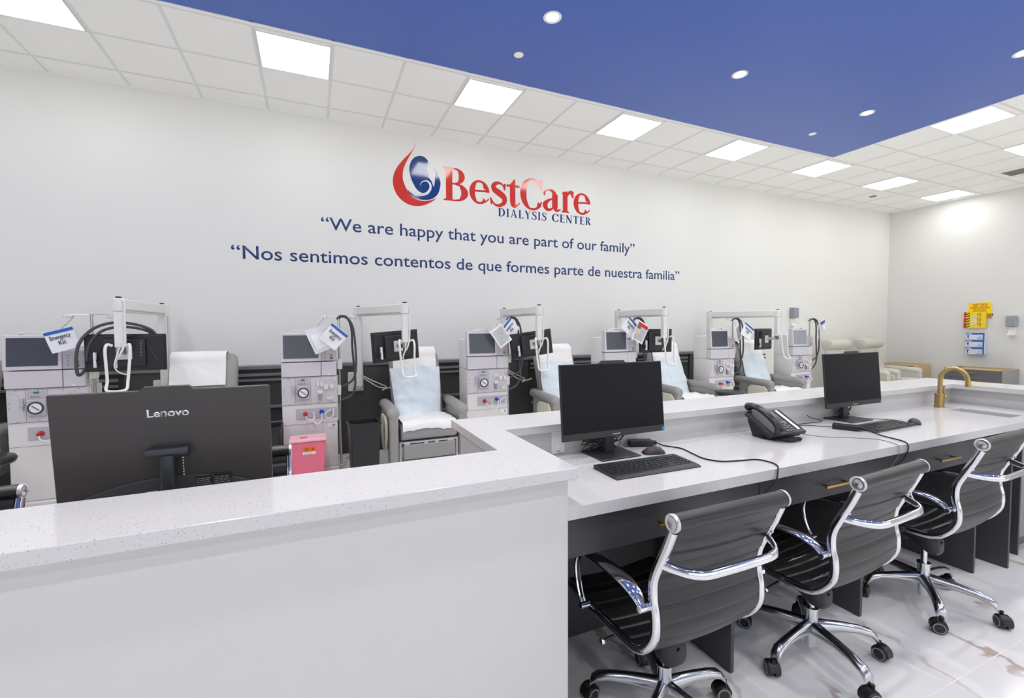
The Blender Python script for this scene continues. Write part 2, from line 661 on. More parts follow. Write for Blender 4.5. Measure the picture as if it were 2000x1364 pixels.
# T-bar grid of the white border
gx0, gs = -0.384, 0.6095
YS = [4.264, 4.873, 5.482]
m = MB()
zb = CEIL - 0.004
k = math.ceil((LEFT_X - gx0) / gs)
while gx0 + k * gs < WALL_X:
    x = gx0 + k * gs
    y0 = BY if x < BX - 0.05 else REAR_Y
    m.box(x - 0.013, x + 0.013, y0, WALL_Y, zb, CEIL + 0.002)
    k += 1
for y in YS:
    m.box(LEFT_X, WALL_X, y - 0.012, y + 0.012, zb - 0.0005, CEIL + 0.002)
y = 3.10
while y > REAR_Y:
    m.box(BX, WALL_X, y - 0.012, y + 0.012, zb - 0.0005, CEIL + 0.002)
    y -= gs
m.box(BX, WALL_X, 3.70 - 0.012, 3.70 + 0.012, zb - 0.0005, CEIL + 0.002)
struct(m.build('trim_1', 'grid_white'))
# white edge strip round the blue field
m = MB()
m.box(LEFT_X, BX + 0.014, BY, BY + 0.03, CEIL - 0.007, CEIL + 0.001)
m.box(BX, BX + 0.014, REAR_Y, BY, CEIL - 0.007, CEIL + 0.001)
struct(m.build('trim_2', 'tile_white'))
# wall angle where the tiles meet the walls
m = MB()
m.box(LEFT_X, WALL_X, WALL_Y - 0.02, WALL_Y, CEIL - 0.006, CEIL)
m.box(WALL_X - 0.02, WALL_X, REAR_Y, WALL_Y, CEIL - 0.006, CEIL)
struct(m.build('trim_3', 'tile_white'))
struct(MB().box(WALL_X - 0.012, WALL_X, REAR_Y, WALL_Y, 0, 0.1).build('baseboard_right', 'console_cap'))
struct(MB().box(7.9, WALL_X - 0.012, WALL_Y - 0.012, WALL_Y, 0, 0.1).build('baseboard_back', 'console_cap'))


# ------------------------------------------------------------------ ceiling lights
def ceiling_light(name, label, x, y, group):
    t_ = thing(name, label, 'ceiling light', (x, y, CEIL), 0, group)
    h = 0.288
    MB().box(-0.279, 0.279, -0.27, 0.27, -0.012, -0.005).build('diffuser', 'panel_glow', t_)
    f = MB()
    f.box(-h, h, -h, -0.27, -0.012, 0)
    f.box(-h, h, 0.27, h, -0.012, 0)
    f.box(-h, -0.279, -0.27, 0.27, -0.012, 0)
    f.box(0.279, h, -0.27, 0.27, -0.012, 0)
    f.build('frame', 'white_plastic', t_)
    return t_


row_lbl = ['square ceiling panel light at the top left corner of the photo, partly cut off',
           'square ceiling panel light above the far left of the wall, second from the left',
           'square ceiling panel light almost straight above the wall logo, third from the left',
           'square ceiling panel light right of the logo, fourth along the blue edge',
           'square ceiling panel light over the far wall, fifth along the blue edge',
           'square ceiling panel light just under the corner tip of the blue ceiling',
           'square ceiling panel light second from the room corner',
           'square ceiling panel light nearest the far room corner']
first_light = None
for i in range(-2, 8):
    x = gx0 + gs / 2 + 3 * gs * (i - 1)
    if i < 0:
        lbl = 'square ceiling panel light out of view to the left'
    else:
        lbl = row_lbl[i]
    if first_light is None:
        first_light = ceiling_light('ceiling_light', lbl, x, 4.585, 'square panel lights in the white ceiling border')
    else:
        dup(first_light, (x, 4.585, CEIL), 0, lbl)
side = [(7.22, 2.83, 'square ceiling panel light beside the right edge of the blue ceiling'),
        (9.07, 2.83, 'square ceiling panel light cut off by the right edge of the photo'),
        ]
for yy in (1.0, -0.83, -2.66):
    for xx in (7.22, 9.07):
        side.append((xx, yy, 'square ceiling panel light out of view over the right aisle'))
for x, y, lbl in side:
    dup(first_light, (x, y, CEIL), 0, lbl)


def downlight(label, x, y):
    t_ = thing('downlight', label, 'ceiling light', (x, y, CEIL), 0, 'round downlights in the blue ceiling')
    MB().lathe([(0.05, -0.004), (0.072, -0.006), (0.073, -0.001), (0.05, 0.0)], seg=32).build('trim_ring', 'white_plastic', t_)
    MB().lathe([(0.001, -0.0035), (0.05, -0.0035), (0.05, -0.001), (0.001, -0.001)], seg=32).build('lens', 'lens_glow', t_)
    ld = bpy.data.lights.new('downlight_beam', 'AREA')
    ld.shape = 'DISK'
    ld.size = 0.1
    ld.energy = DOWN_W
    ld.color = (1.0, 0.95, 0.88)
    ld.spread = math.radians(140)
    lo = bpy.data.objects.new('downlight_beam', ld)
    C.objects.link(lo)
    lo.parent = t_
    lo.location = (0, 0, -0.012)
    return t_


dls = {(1.784, 3.228): 'lit downlight in the blue ceiling, nearest the top edge and largest',
       (3.837, 3.222): 'lit downlight in the middle of the blue ceiling, between two others',
       (5.86, 3.209): 'lit downlight nearest the corner tip of the blue ceiling',
       (5.885, 1.972): 'downlight cut off by the right edge of the photo'}
for (x, y), l in dls.items():
    downlight(l, x, y)
for x in (-4.4, -2.3, -0.25, 1.784, 3.837, 5.885):
    for y in (3.22, 1.97, 0.72, -0.6, -2.0):
        if (x, y) in ((1.784, 3.22), (3.837, 3.22), (5.885, 3.22), (5.885, 1.97)):
            continue
        downlight('downlight in the blue ceiling out of view', x, y)

for x, y, l in ((1.745, 3.78, 'white round cover plate in the blue ceiling left of the nearest downlight'),
                (5.851, 3.823, 'white round cover plate in the blue ceiling near its corner tip')):
    o = MB().lathe([(0.001, -0.006), (0.040, -0.006), (0.043, -0.003), (0.043, 0), (0.001, 0)], seg=28).build('sprinkler_cover', 'tile_white')
    o.location = (x, y, CEIL)
    tag(o, l, 'sprinkler cover', 'round cover plates in the blue ceiling')
o = MB().lathe([(0.001, -0.012), (0.05, -0.012), (0.06, -0.004), (0.06, 0), (0.001, 0)], seg=24).build('fire_sprinkler', 'vent_grey')
o.location = (9.67, 5.159, CEIL)
tag(o, 'small grey sprinkler disc in the white tiles near the room corner', 'sprinkler')
t_ = thing('ceiling_vent', 'grey slotted air vent in the white ceiling by the right edge', 'vent', (10.29, 3.29, CEIL))
m = MB()
m.box(-0.20, 0.20, -0.32, -0.30, -0.008, 0).box(-0.20, 0.20, 0.30, 0.32, -0.008, 0)
m.box(-0.20, -0.18, -0.30, 0.30, -0.008, 0).box(0.18, 0.20, -0.30, 0.30, -0.008, 0)
m.build('frame', 'white_plastic', t_)
m = MB()
for k in range(9):
    xx = -0.16 + 0.04 * k
    m.box(xx - 0.012, xx + 0.012, -0.30, 0.30, -0.007, -0.004)
m.box(-0.18, 0.18, -0.30, 0.30, -0.003, -0.001)
m.build('grille', 'vent_grey', t_)

# ------------------------------------------------------------------ lettering on the wall
WY = WALL_Y - 0.0005
logo = thing('wall_logo', 'large red and blue dialysis center wall logo of a drop and serif lettering', 'wall sign', (0, WY, 0))


def flat(polys, name, material, parent, y=0.0, th=0.0015):
    m_ = MB()
    for i_, p in enumerate(polys):
        m_.prism(p, y - th - 0.0001 * i_, y, 'XZ')
    return m_.build(name, material, parent)


def smooth2(pts, n=5):
    return [(p.x, p.z) for p in catmull([(a, 0, b) for a, b in pts], n)]


drop_o = [(1.249, 3.812), (1.228, 3.748), (1.202, 3.695), (1.152, 3.633), (1.089, 3.562), (1.019, 3.47), (0.974, 3.382), (0.955, 3.298),
          (0.96, 3.217), (0.993, 3.132), (1.053, 3.063), (1.136, 3.016), (1.234, 3.003), (1.334, 3.023), (1.421, 3.067), (1.473, 3.105), (1.498, 3.135)]
drop_i = [(1.498, 3.135), (1.451, 3.106), (1.378, 3.084), (1.292, 3.077), (1.207, 3.105), (1.145, 3.163), (1.105, 3.234), (1.078, 3.313), (1.076, 3.382),
          (1.09, 3.452), (1.123, 3.532), (1.166, 3.614), (1.209, 3.696), (1.234, 3.755), (1.249, 3.812)]
flat([smooth2(drop_o)[:-1] + smooth2(drop_i)[:-1]], 'red_drop', 'decal_red', logo)
egg1 = [(1.3, 3.634), (1.236, 3.611), (1.186, 3.555), (1.161, 3.476), (1.163, 3.407), (1.179, 3.34), (1.205, 3.28), (1.245, 3.215), (1.30, 3.178),
        (1.36, 3.178), (1.41, 3.21), (1.46, 3.25), (1.50, 3.25), (1.549, 3.30), (1.549, 3.358), (1.514, 3.453), (1.457, 3.53), (1.399, 3.585), (1.35, 3.625), (1.3, 3.634)]
egg2 = [(1.125, 3.209), (1.152, 3.157), (1.207, 3.114), (1.292, 3.091), (1.378, 3.095), (1.451, 3.12), (1.518, 3.184), (1.548, 3.273), (1.549, 3.33),
        (1.50, 3.30), (1.45, 3.26), (1.41, 3.20), (1.35, 3.165), (1.27, 3.155), (1.19, 3.17), (1.125, 3.209)]
flat([smooth2(egg1)[:-1], smooth2(egg2)[:-1]], 'blue_kidney', 'decal_blue', logo, -0.0004)


def strip(pts, ws, n=6):
    """band of varying width along a smooth line -> list of quads joined as one polygon"""
    P = catmull([(a, 0, b) for a, b in pts], n)
    W = catmull([(w_, 0, 0) for w_ in ws], n)
    L, R = [], []
    for i, p in enumerate(P):
        d = (P[min(i + 1, len(P) - 1)] - P[max(i - 1, 0)]).normalized()
        nrm = Vector((-d.z, 0, d.x))
        hw = max(W[i].x, 0.0004) / 2
        L.append(p + nrm * hw)
        R.append(p - nrm * hw)
    return [[(a.x, a.z) for a in (L[i], L[i + 1], R[i + 1], R[i])] for i in range(len(P) - 1)]


white = []
white += strip([(1.125, 3.206), (1.18, 3.168), (1.25, 3.15), (1.329, 3.156), (1.387, 3.188), (1.421, 3.244), (1.417, 3.3), (1.381, 3.329), (1.338, 3.325),
                (1.306, 3.3), (1.289, 3.262)], [0.004, 0.02, 0.026, 0.03, 0.032, 0.03, 0.026, 0.018, 0.012, 0.008, 0.003])
white += strip([(1.306, 3.537), (1.333, 3.471), (1.39, 3.42)], [0.002, 0.006, 0.008])
white += strip([(1.254, 3.426), (1.325, 3.414), (1.404, 3.375)], [0.002, 0.006, 0.008])
leaf = smooth2([(1.395, 3.59), (1.442, 3.549), (1.478, 3.477), (1.484, 3.407), (1.479, 3.335), (1.465, 3.27), (1.439, 3.331), (1.404, 3.382), (1.387, 3.443), (1.384, 3.52), (1.395, 3.59)])[:-1]
m_ = MB()
for i_, q in enumerate(white + [leaf]):
    m_.prism(q, -0.0026 - 0.00001 * i_, -0.0006, 'XZ')
m_.build('white_swirl', 'decal_white', logo)


# serif letters drawn as strokes: every stroke is a line with widths; arcs are swept round an ellipse
def arc(cx, cz, rx, rz, a0, a1, w0, w1, n=14, tw=None):
    """elliptic band: thick (w1) at the sides, thin (w0) at top and bottom; angles in degrees"""
    out = []
    pts = []
    for i in range(n + 1):
        a = math.radians(a0 + (a1 - a0) * i / n)
        wd = w0 + (w1 - w0) * abs(math.cos(a)) ** 1.3
        if tw:
            f_ = i / n
            wd *= tw[0] + (tw[1] - tw[0]) * f_
        co, si = math.cos(a), math.sin(a)
        pts.append(((cx + rx * co, cz + rz * si), (cx + (rx - wd) * co, cz + (rz - min(wd, w0 if abs(co) < 0.5 else wd)) * si)))
    for i in range(n):
        (a_, b_), (c_, d_) = pts[i], pts[i + 1]
        out.append([a_, c_, d_, b_])
    return out


def line(x0, z0, x1, z1, w0, w1=None):
    w1 = w0 if w1 is None else w1
    d = Vector((x1 - x0, z1 - z0)).normalized()
    n = Vector((-d.y, d.x))
    return [[(x0 + n.x * w0 / 2, z0 + n.y * w0 / 2), (x1 + n.x * w1 / 2, z1 + n.y * w1 / 2), (x1 - n.x * w1 / 2, z1 - n.y * w1 / 2), (x0 - n.x * w0 / 2, z0 - n.y * w0 / 2)]]


def stem(x, z0, z1, w, s=0.0, h=0.03, top=True, bot=True, left=True, right=True):
    """upright with bracketed serifs reaching s beyond the stem"""
    o_ = [[(x - w / 2, z0), (x + w / 2, z0), (x + w / 2, z1), (x - w / 2, z1)]]
    for on, z, d in ((bot, z0, 1), (top, z1, -1)):
        if on and s > 0:
            l = s if left else 0
            r = s if right else 0
            o_.append([(x - w / 2 - l, z), (x + w / 2 + r, z), (x + w / 2 + r, z + d * h * 0.6), (x + w / 2, z + d * h * 1.7), (x - w / 2, z + d * h * 1.7), (x - w / 2 - l, z + d * h * 0.6)])
    return o_


def g_e():
    o_ = arc(0.36, 0.36, 0.35, 0.37, 28, 312, 0.07, 0.195, 26)
    o_ += [[(0.10, 0.355), (0.685, 0.385), (0.66, 0.445), (0.13, 0.41)]]
    o_ += arc(0.36, 0.36, 0.35, 0.37, 2, 30, 0.055, 0.13, 5)
    o_ += [[(0.56, 0.05), (0.66, 0.12), (0.70, 0.19), (0.665, 0.19), (0.60, 0.13), (0.52, 0.09)]]
    return o_, 0.74


GL = {}
GL['B'] = (stem(0.17, 0, 1, 0.195, 0.08, 0.04, right=False) + arc(0.36, 0.755, 0.29, 0.245, -90, 90, 0.06, 0.19, 16) + arc(0.38, 0.27, 0.37, 0.27, -90, 90, 0.06, 0.215, 16)
           + [[(0.2, 0.955), (0.37, 0.955), (0.37, 1.0), (0.2, 1.0)], [(0.2, 0.5), (0.4, 0.5), (0.4, 0.545), (0.2, 0.545)], [(0.2, 0), (0.4, 0), (0.4, 0.045), (0.2, 0.045)]], 0.80)
GL['e'] = g_e()
GL['s'] = (strip([(0.50, 0.60), (0.40, 0.70), (0.25, 0.71), (0.13, 0.62), (0.16, 0.50), (0.32, 0.40), (0.48, 0.29), (0.50, 0.13), (0.36, 0.02), (0.20, 0.015), (0.07, 0.12)],
                 [0.035, 0.065, 0.105, 0.15, 0.185, 0.205, 0.185, 0.145, 0.105, 0.07, 0.035]) + [[(0.52, 0.72), (0.56, 0.72), (0.53, 0.50), (0.49, 0.52), (0.44, 0.66)], [(0.03, 0.0), (0.0, 0.24), (0.04, 0.24), (0.12, 0.10)]], 0.62)
GL['t'] = ([[(0.125, 0.18), (0.32, 0.18), (0.32, 0.90), (0.28, 0.90), (0.125, 0.72)], [(0.0, 0.645), (0.48, 0.645), (0.48, 0.72), (0.02, 0.72)]]
           + strip([(0.225, 0.2), (0.245, 0.09), (0.32, 0.055), (0.42, 0.10), (0.48, 0.17)], [0.195, 0.17, 0.12, 0.065, 0.03]), 0.52)
GL['C'] = (arc(0.47, 0.49, 0.47, 0.52, 45, 318, 0.07, 0.235, 28) + [[(0.80, 1.0), (0.84, 1.0), (0.84, 0.66), (0.80, 0.66), (0.72, 0.84), (0.74, 0.90)], [(0.80, 0.14), (0.84, 0.28), (0.80, 0.28), (0.70, 0.17)]], 0.90)
GL['a'] = (strip([(0.09, 0.50), (0.11, 0.63), (0.24, 0.70), (0.38, 0.66), (0.445, 0.54)], [0.05, 0.07, 0.06, 0.10, 0.16]) + [[(0.35, 0.14), (0.54, 0.14), (0.54, 0.56), (0.35, 0.56)]]
           + strip([(0.445, 0.18), (0.47, 0.07), (0.54, 0.04), (0.64, 0.10)], [0.17, 0.12, 0.08, 0.03]) + strip([(0.40, 0.43), (0.24, 0.36), (0.115, 0.22), (0.16, 0.07), (0.28, 0.045), (0.40, 0.14)], [0.05, 0.08, 0.16, 0.12, 0.08, 0.05]), 0.66)
GL['r'] = (stem(0.20, 0, 0.70, 0.20, 0.07, 0.035, top=False) + [[(0.04, 0.64), (0.285, 0.73), (0.285, 0.60), (0.115, 0.60)]] + strip([(0.27, 0.52), (0.34, 0.66), (0.45, 0.70), (0.53, 0.65)], [0.04, 0.09, 0.13, 0.15])
           + [[(0.44, 0.74), (0.56, 0.72), (0.55, 0.50), (0.50, 0.52), (0.44, 0.62)]], 0.56)
sw = 0.19
GL['D'] = (stem(0.16, 0, 1, sw, 0.08, 0.03, right=False) + arc(0.32, 0.5, 0.46, 0.5, -90, 90, 0.07, sw, 18) + [[(0.16, 0.95), (0.34, 0.95), (0.34, 1), (0.16, 1)], [(0.16, 0), (0.34, 0), (0.34, 0.05), (0.16, 0.05)]], 0.84)
GL['I'] = (stem(0.18, 0, 1, sw, 0.09), 0.36)
GL['A'] = (line(0.12, 0, 0.39, 0.98, 0.07) + line(0.40, 1.0, 0.72, 0, 0.12, sw) + line(0.21, 0.32, 0.62, 0.32, 0.05) + [[(0, 0), (0.24, 0), (0.24, 0.03), (0, 0.03)], [(0.56, 0), (0.86, 0), (0.86, 0.03), (0.56, 0.03)]], 0.84)
GL['L'] = (stem(0.18, 0, 1, sw, 0.09) + [[(0.2, 0), (0.62, 0), (0.62, 0.07), (0.2, 0.07)], [(0.56, 0), (0.62, 0), (0.64, 0.26), (0.60, 0.26)]], 0.64)
GL['Y'] = (line(0.14, 1.0, 0.42, 0.45, sw, sw) + line(0.68, 1.0, 0.44, 0.45, 0.05) + stem(0.42, 0, 0.5, sw, 0.09, top=False) + [[(0, 0.97), (0.28, 0.97), (0.28, 1), (0, 1)], [(0.58, 0.97), (0.80, 0.97), (0.80, 1), (0.58, 1)]], 0.76)
GL['S'] = (strip([(0.50, 0.80), (0.42, 0.95), (0.27, 0.97), (0.13, 0.85), (0.16, 0.66), (0.32, 0.53), (0.48, 0.40), (0.50, 0.17), (0.36, 0.04), (0.20, 0.03), (0.07, 0.18)],
                 [0.03, 0.05, 0.08, 0.12, 0.15, 0.17, 0.15, 0.12, 0.08, 0.05, 0.03]) + [[(0.50, 1.0), (0.54, 1.0), (0.54, 0.70), (0.50, 0.70)], [(0.03, 0), (0.07, 0), (0.05, 0.30), (0.01, 0.30)]], 0.62)
GL['E'] = (stem(0.18, 0, 1, sw, 0.09, right=False) + [[(0.2, 0), (0.62, 0), (0.62, 0.07), (0.2, 0.07)], [(0.2, 0.95), (0.58, 0.95), (0.58, 1), (0.2, 1)], [(0.2, 0.49), (0.48, 0.49), (0.48, 0.54), (0.2, 0.54)],
           [(0.57, 0), (0.62, 0), (0.65, 0.24), (0.61, 0.24)], [(0.54, 1), (0.59, 1), (0.59, 0.78), (0.56, 0.78)], [(0.45, 0.40), (0.48, 0.40), (0.48, 0.63), (0.45, 0.63)]], 0.68)
GL['N'] = (stem(0.16, 0, 1, 0.07, 0.10) + line(0.14, 1.0, 0.72, 0.0, sw) + stem(0.72, 0, 1, 0.07, 0.10, bot=False), 0.90)
GL['T'] = (stem(0.36, 0, 1, sw, 0.10, top=False) + [[(0, 0.93), (0.72, 0.93), (0.72, 1), (0, 1)], [(0, 1), (0.05, 1), (0.03, 0.72), (0, 0.72)], [(0.67, 1), (0.72, 1), (0.72, 0.72), (0.69, 0.72)]], 0.74)
GL['R'] = (stem(0.18, 0, 1, sw, 0.09, top=True) + arc(0.36, 0.745, 0.30, 0.255, -90, 90, 0.045, sw, 14) + [[(0.2, 0.955), (0.37, 0.955), (0.37, 1), (0.2, 1)], [(0.2, 0.49), (0.4, 0.49), (0.4, 0.535), (0.2, 0.535)]]
           + line(0.38, 0.52, 0.70, 0.0, sw) + [[(0.62, 0), (0.84, 0), (0.84, 0.03), (0.62, 0.03)]], 0.80)


def letters(spec, name, material, parent, y):
    m_ = MB()
    for ch, x0, x1, z0, s in spec:
        polys, adv = GL[ch]
        xs = [p[0] for q in polys for p in q]
        a, b = min(xs), max(xs)
        for i_, q in enumerate(polys):
            m_.prism([(x0 + (px - a) / (b - a) * (x1 - x0), z0 + pz * s) for px, pz in q], y - 0.0015 - 0.00003 * i_, y, 'XZ')
    return m_.build(name, material, parent)


cap = 0.425
letters([('B', 1.590, 1.925, 3.118, cap), ('e', 1.942, 2.226, 3.12, cap), ('s', 2.232, 2.48, 3.122, cap), ('t', 2.474, 2.677, 3.12, cap), ('C', 2.682, 3.02, 3.124, cap),
         ('a', 3.03, 3.325, 3.128, cap), ('r', 3.33, 3.545, 3.13, cap), ('e', 3.538, 3.827, 3.13, cap)], 'red_lettering', 'decal_red', logo, 0)
word, hgt = 'DIALYSIS CENTER', 0.112
wid = [GL[c][1] if c != ' ' else 0.42 for c in word]
tot = sum(wid) + 0.16 * (len(word) - 1)
kx = (3.838 - 2.350) / tot
x = 2.350
sp = []
for c, w_ in zip(word, wid):
    if c != ' ':
        sp.append((c, x, x + w_ * kx, 2.982 + (x - 2.35) * 0.003, hgt))
    x += (w_ + 0.16) * kx
letters(sp[:8], 'blue_lettering', 'decal_blue', logo, 0)
letters(sp[8:], 'blue_lettering', 'decal_blue', logo, 0)

s1 = thing('wall_lettering', 'dark blue English family motto in quotation marks, upper line below the logo', 'wall sign', (0.127, WY, 2.622), 0, 'mottoes painted on the wall')
word_split(text_mesh('“We are happy that you are part of our family”', 'word', 'decal_navy', s1, width=4.52, height=0.21, bold=0.006), 0.07)
s2 = thing('wall_lettering', 'dark blue Spanish family motto in quotation marks, lower and longer line', 'wall sign', (-0.783, WY, 2.238), 0, 'mottoes painted on the wall')
word_split(text_mesh('“Nos sentimos contentos de que formes parte de nuestra familia”', 'word', 'decal_navy', s2, width=6.345, height=0.21, bold=0.006), 0.07)
# ------------------------------------------------------------------ nurse station: half walls, raised top, desk
ct = thing('nurse_station', 'light grey painted half walls of the nurse station under the raised speckled top', 'counter', (0, 0, 0))
MB().box(-2.2, 0.748, 1.255, 1.48, 0, 0.9725).build('front_panel', 'counter_paint', ct, 0.002)
MB().box(0.645, 0.747, 1.48, 1.8585, 0, 0.9725).build('end_panel', 'counter_paint', ct)
MB().box(0.645, 4.567, 1.8585, 2.08, 0, 0.9725).build('back_panel', 'counter_paint', ct)
MB().box(4.567, 4.78, 0.25, 2.08, 0, 0.9725).build('side_panel', 'counter_paint', ct)
tag(MB().prism([(-2.2, 1.217), (0.7625, 1.217), (0.7625, 1.82), (4.51, 1.82), (4.51, 0.22), (4.83, 0.22), (4.83, 2.125), (0.609, 2.125), (0.609, 1.5205), (-2.2, 1.5205)],
               0.973, 1.01, 'XY').build('raised_countertop', 'quartz', None, 0.0025), 'white speckled quartz transaction top bending round the nurse station', 'countertop')
m = MB()
m.box(0.7475, 4.105, 1.27, 1.858, 0.818, 0.86).box(4.275, 4.5665, 1.27, 1.858, 0.818, 0.86)
m.box(4.105, 4.275, 1.27, 1.365, 0.818, 0.86).box(4.105, 4.275, 1.675, 1.858, 0.818, 0.86)
tag(m.build('desk_worktop', 'quartz'), 'lower white speckled quartz desk top carrying the phone and two monitors', 'countertop')

# grey supports below
m = thing('desk_back_panel', 'dark grey modesty panel along the wall below the desk', 'panel', (0, 0, 0))
MB().box(0.766, 4.05, 1.79, 1.808, 0, 0.8175).build('board', 'desk_grey', m)
plate = MB().box(2.49, 2.575, 1.782, 1.79, 0.275, 0.37).build('outlet_plate', 'cab_grey', m, 0.002)
sk = MB()
for zz in (0.305, 0.34):
    sk.box(2.518, 2.524, 1.7805, 1.783, zz - 0.008, zz + 0.008).box(2.541, 2.547, 1.7805, 1.783, zz - 0.008, zz + 0.008)
sk.build('socket', 'black_plastic', plate)
sup = [(0.748, 0.766, 1.30, 1.79, 0.8175, 'dark grey end board below the desk, against the light half wall'),
       (1.572, 1.592, 1.32, 1.779, 0.662, 'dark grey support board behind the nearest office chair'),
       (2.472, 2.492, 1.325, 1.779, 0.662, 'dark grey support board between the second and third office chairs'),
       (3.512, 3.532, 1.295, 1.779, 0.662, 'dark grey support board behind the farthest office chair, left of a pair'),
       (3.772, 3.792, 1.24, 1.779, 0.8175, 'dark grey support board next to the base cabinet, right of a pair')]
for x0, x1, y0, y1, z1, l in sup:
    tag(MB().box(x0, x1, y0, y1, 0, z1).build('support_board', 'desk_grey', None, 0.0015), l, 'panel', 'support boards under the desk')

dr = [(0.768, 1.713, 1.245, 'dark grey desk drawer nearest the camera, partly behind the first chair'),
      (1.718, 2.658, 2.208, 'dark grey desk drawer in the middle, with a full view of its brass pull'),
      (2.663, 3.63, 3.18, 'dark grey desk drawer farthest along the desk, near the sink')]
for x0, x1, xc, l in dr:
    d = thing('drawer_unit', l, 'drawer', ((x0 + x1) / 2, 1.31, 0.665), 0, 'drawers under the desk')
    hw = (x1 - x0) / 2
    MB().box(-hw, hw, 0, 0.018, 0, 0.150).build('drawer_front', 'desk_grey', d, 0.0015)
    MB().box(-hw + 0.01, hw - 0.01, 0.0185, 0.44, 0.012, 0.148).build('drawer_box', 'desk_grey', d)
    xo = xc - (x0 + x1) / 2
    h = MB()
    h.box(xo - 0.10, xo + 0.10, -0.036, -0.026, 0.056, 0.066)
    h.box(xo - 0.075, xo - 0.066, -0.027, 0.0, 0.056, 0.066).box(xo + 0.066, xo + 0.075, -0.027, 0.0, 0.056, 0.066)
    h.build('handle', 'brass', d, 0.001)

cb = thing('base_cabinet', 'grey base cabinet under the sink at the right edge', 'cabinet', (4.3, 1.27, 0))
MB().box(-0.25, -0.232, 0.02, 0.52, 0.0, 0.8175).build('side_board', 'desk_grey', cb)
MB().box(-0.231, 0.262, 0.03, 0.046, 0.10, 0.8175).build('door', 'cab_grey', cb, 0.0015)
MB().box(-0.231, 0.262, 0.08, 0.095, 0, 0.098).build('toe_kick', 'console_cap', cb)

# sink and tap
s = thing('sink', 'small undermount steel bar sink cut into the desk near the corner', 'sink', (4.19, 1.52, 0.715))
m = MB()
m.box(-0.095, -0.0851, -0.165, 0.165, 0.0, 0.1025).box(0.0851, 0.095, -0.165, 0.165, 0.0, 0.1025)
m.box(-0.0851, 0.0851, -0.165, -0.1551, 0.0, 0.1025).box(-0.0851, 0.0851, 0.1551, 0.165, 0.0, 0.1025)
m.box(-0.0851, 0.0851, -0.1551, 0.1551, 0.0, 0.006)
m.build('basin', 'steel', s)
MB().lathe([(0.001, 0.008), (0.02, 0.007), (0.024, 0.006), (0.001, 0.0061)], seg=20).build('drain', 'chrome', s)

f = thing('faucet', 'brushed brass gooseneck tap with side lever beside the sink', 'faucet', (4.195, 1.765, 0.86))
MB().lathe([(0.0, 0), (0.034, 0), (0.034, 0.002), (0.0285, 0.003), (0.0285, 0.100), (0.027, 0.102), (0.0, 0.102)], seg=32).build('body', 'brass_brushed', f)
pts = [(0, 0, 0.10), (0, 0, 0.16), (0, 0, 0.205)]
R_ = 0.076
for k in range(1, 13):
    a = PI - (PI * 0.97) * k / 12
    pts.append((0, -(R_ + R_ * math.cos(a)), 0.205 + R_ * math.sin(a) * 1.12))
pts += [(0, -0.1535, 0.185), (0, -0.155, 0.175)]
MB().tube(catmull(pts, 4), 0.0145, 20).build('spout', 'brass_brushed', f)
MB().cyl((0, -0.1535, 0.190), (0, -0.156, 0.166), 0.0165, 0.0165, 20).build('spout_head', 'brass_brushed', f)
MB().cyl((0.028, 0, 0.066), (0.058, -0.006, 0.066), 0.016, 0.017, 20).build('lever_hub', 'brass_brushed', f, 0.003)
MB().cyl((0.046, -0.003, 0.075), (0.050, -0.003, 0.155), 0.0045, 0.0055, 12).build('lever', 'brass_brushed', f)

# wall socket box on the half wall
o = thing('outlet_plate', 'white power outlet plate on the grey half wall left of the first black monitor', 'outlet', (1.05, 1.8585, 0.862))
MB().box(-0.036, 0.036, -0.008, 0, 0, 0.105).build('plate', 'white_plastic', o, 0.002)
MB().box(-0.016, 0.016, -0.0095, -0.0075, 0.02, 0.088).build('socket', 'paper', o, 0.001)
m = MB()
m.box(-0.006, -0.002, -0.0098, -0.0078, 0.008, 0.014).box(0.004, 0.008, -0.0098, -0.0078, 0.008, 0.014)
m.build('slot', 'ink_grey', o)
# ------------------------------------------------------------------ office chairs
def smooth_profile(pts, n=4):
    return [(p.y, p.z) for p in catmull([(0, a, b) for a, b in pts], n)]


PROF = [(-0.285, 0.885), (-0.255, 0.81), (-0.222, 0.74), (-0.198, 0.68), (-0.196, 0.62), (-0.207, 0.565), (-0.203, 0.503), (-0.166, 0.446),
        (-0.124, 0.417), (-0.073, 0.408), (0.02, 0.408), (0.145, 0.408), (0.26, 0.414), (0.315, 0.412), (0.345, 0.395)]


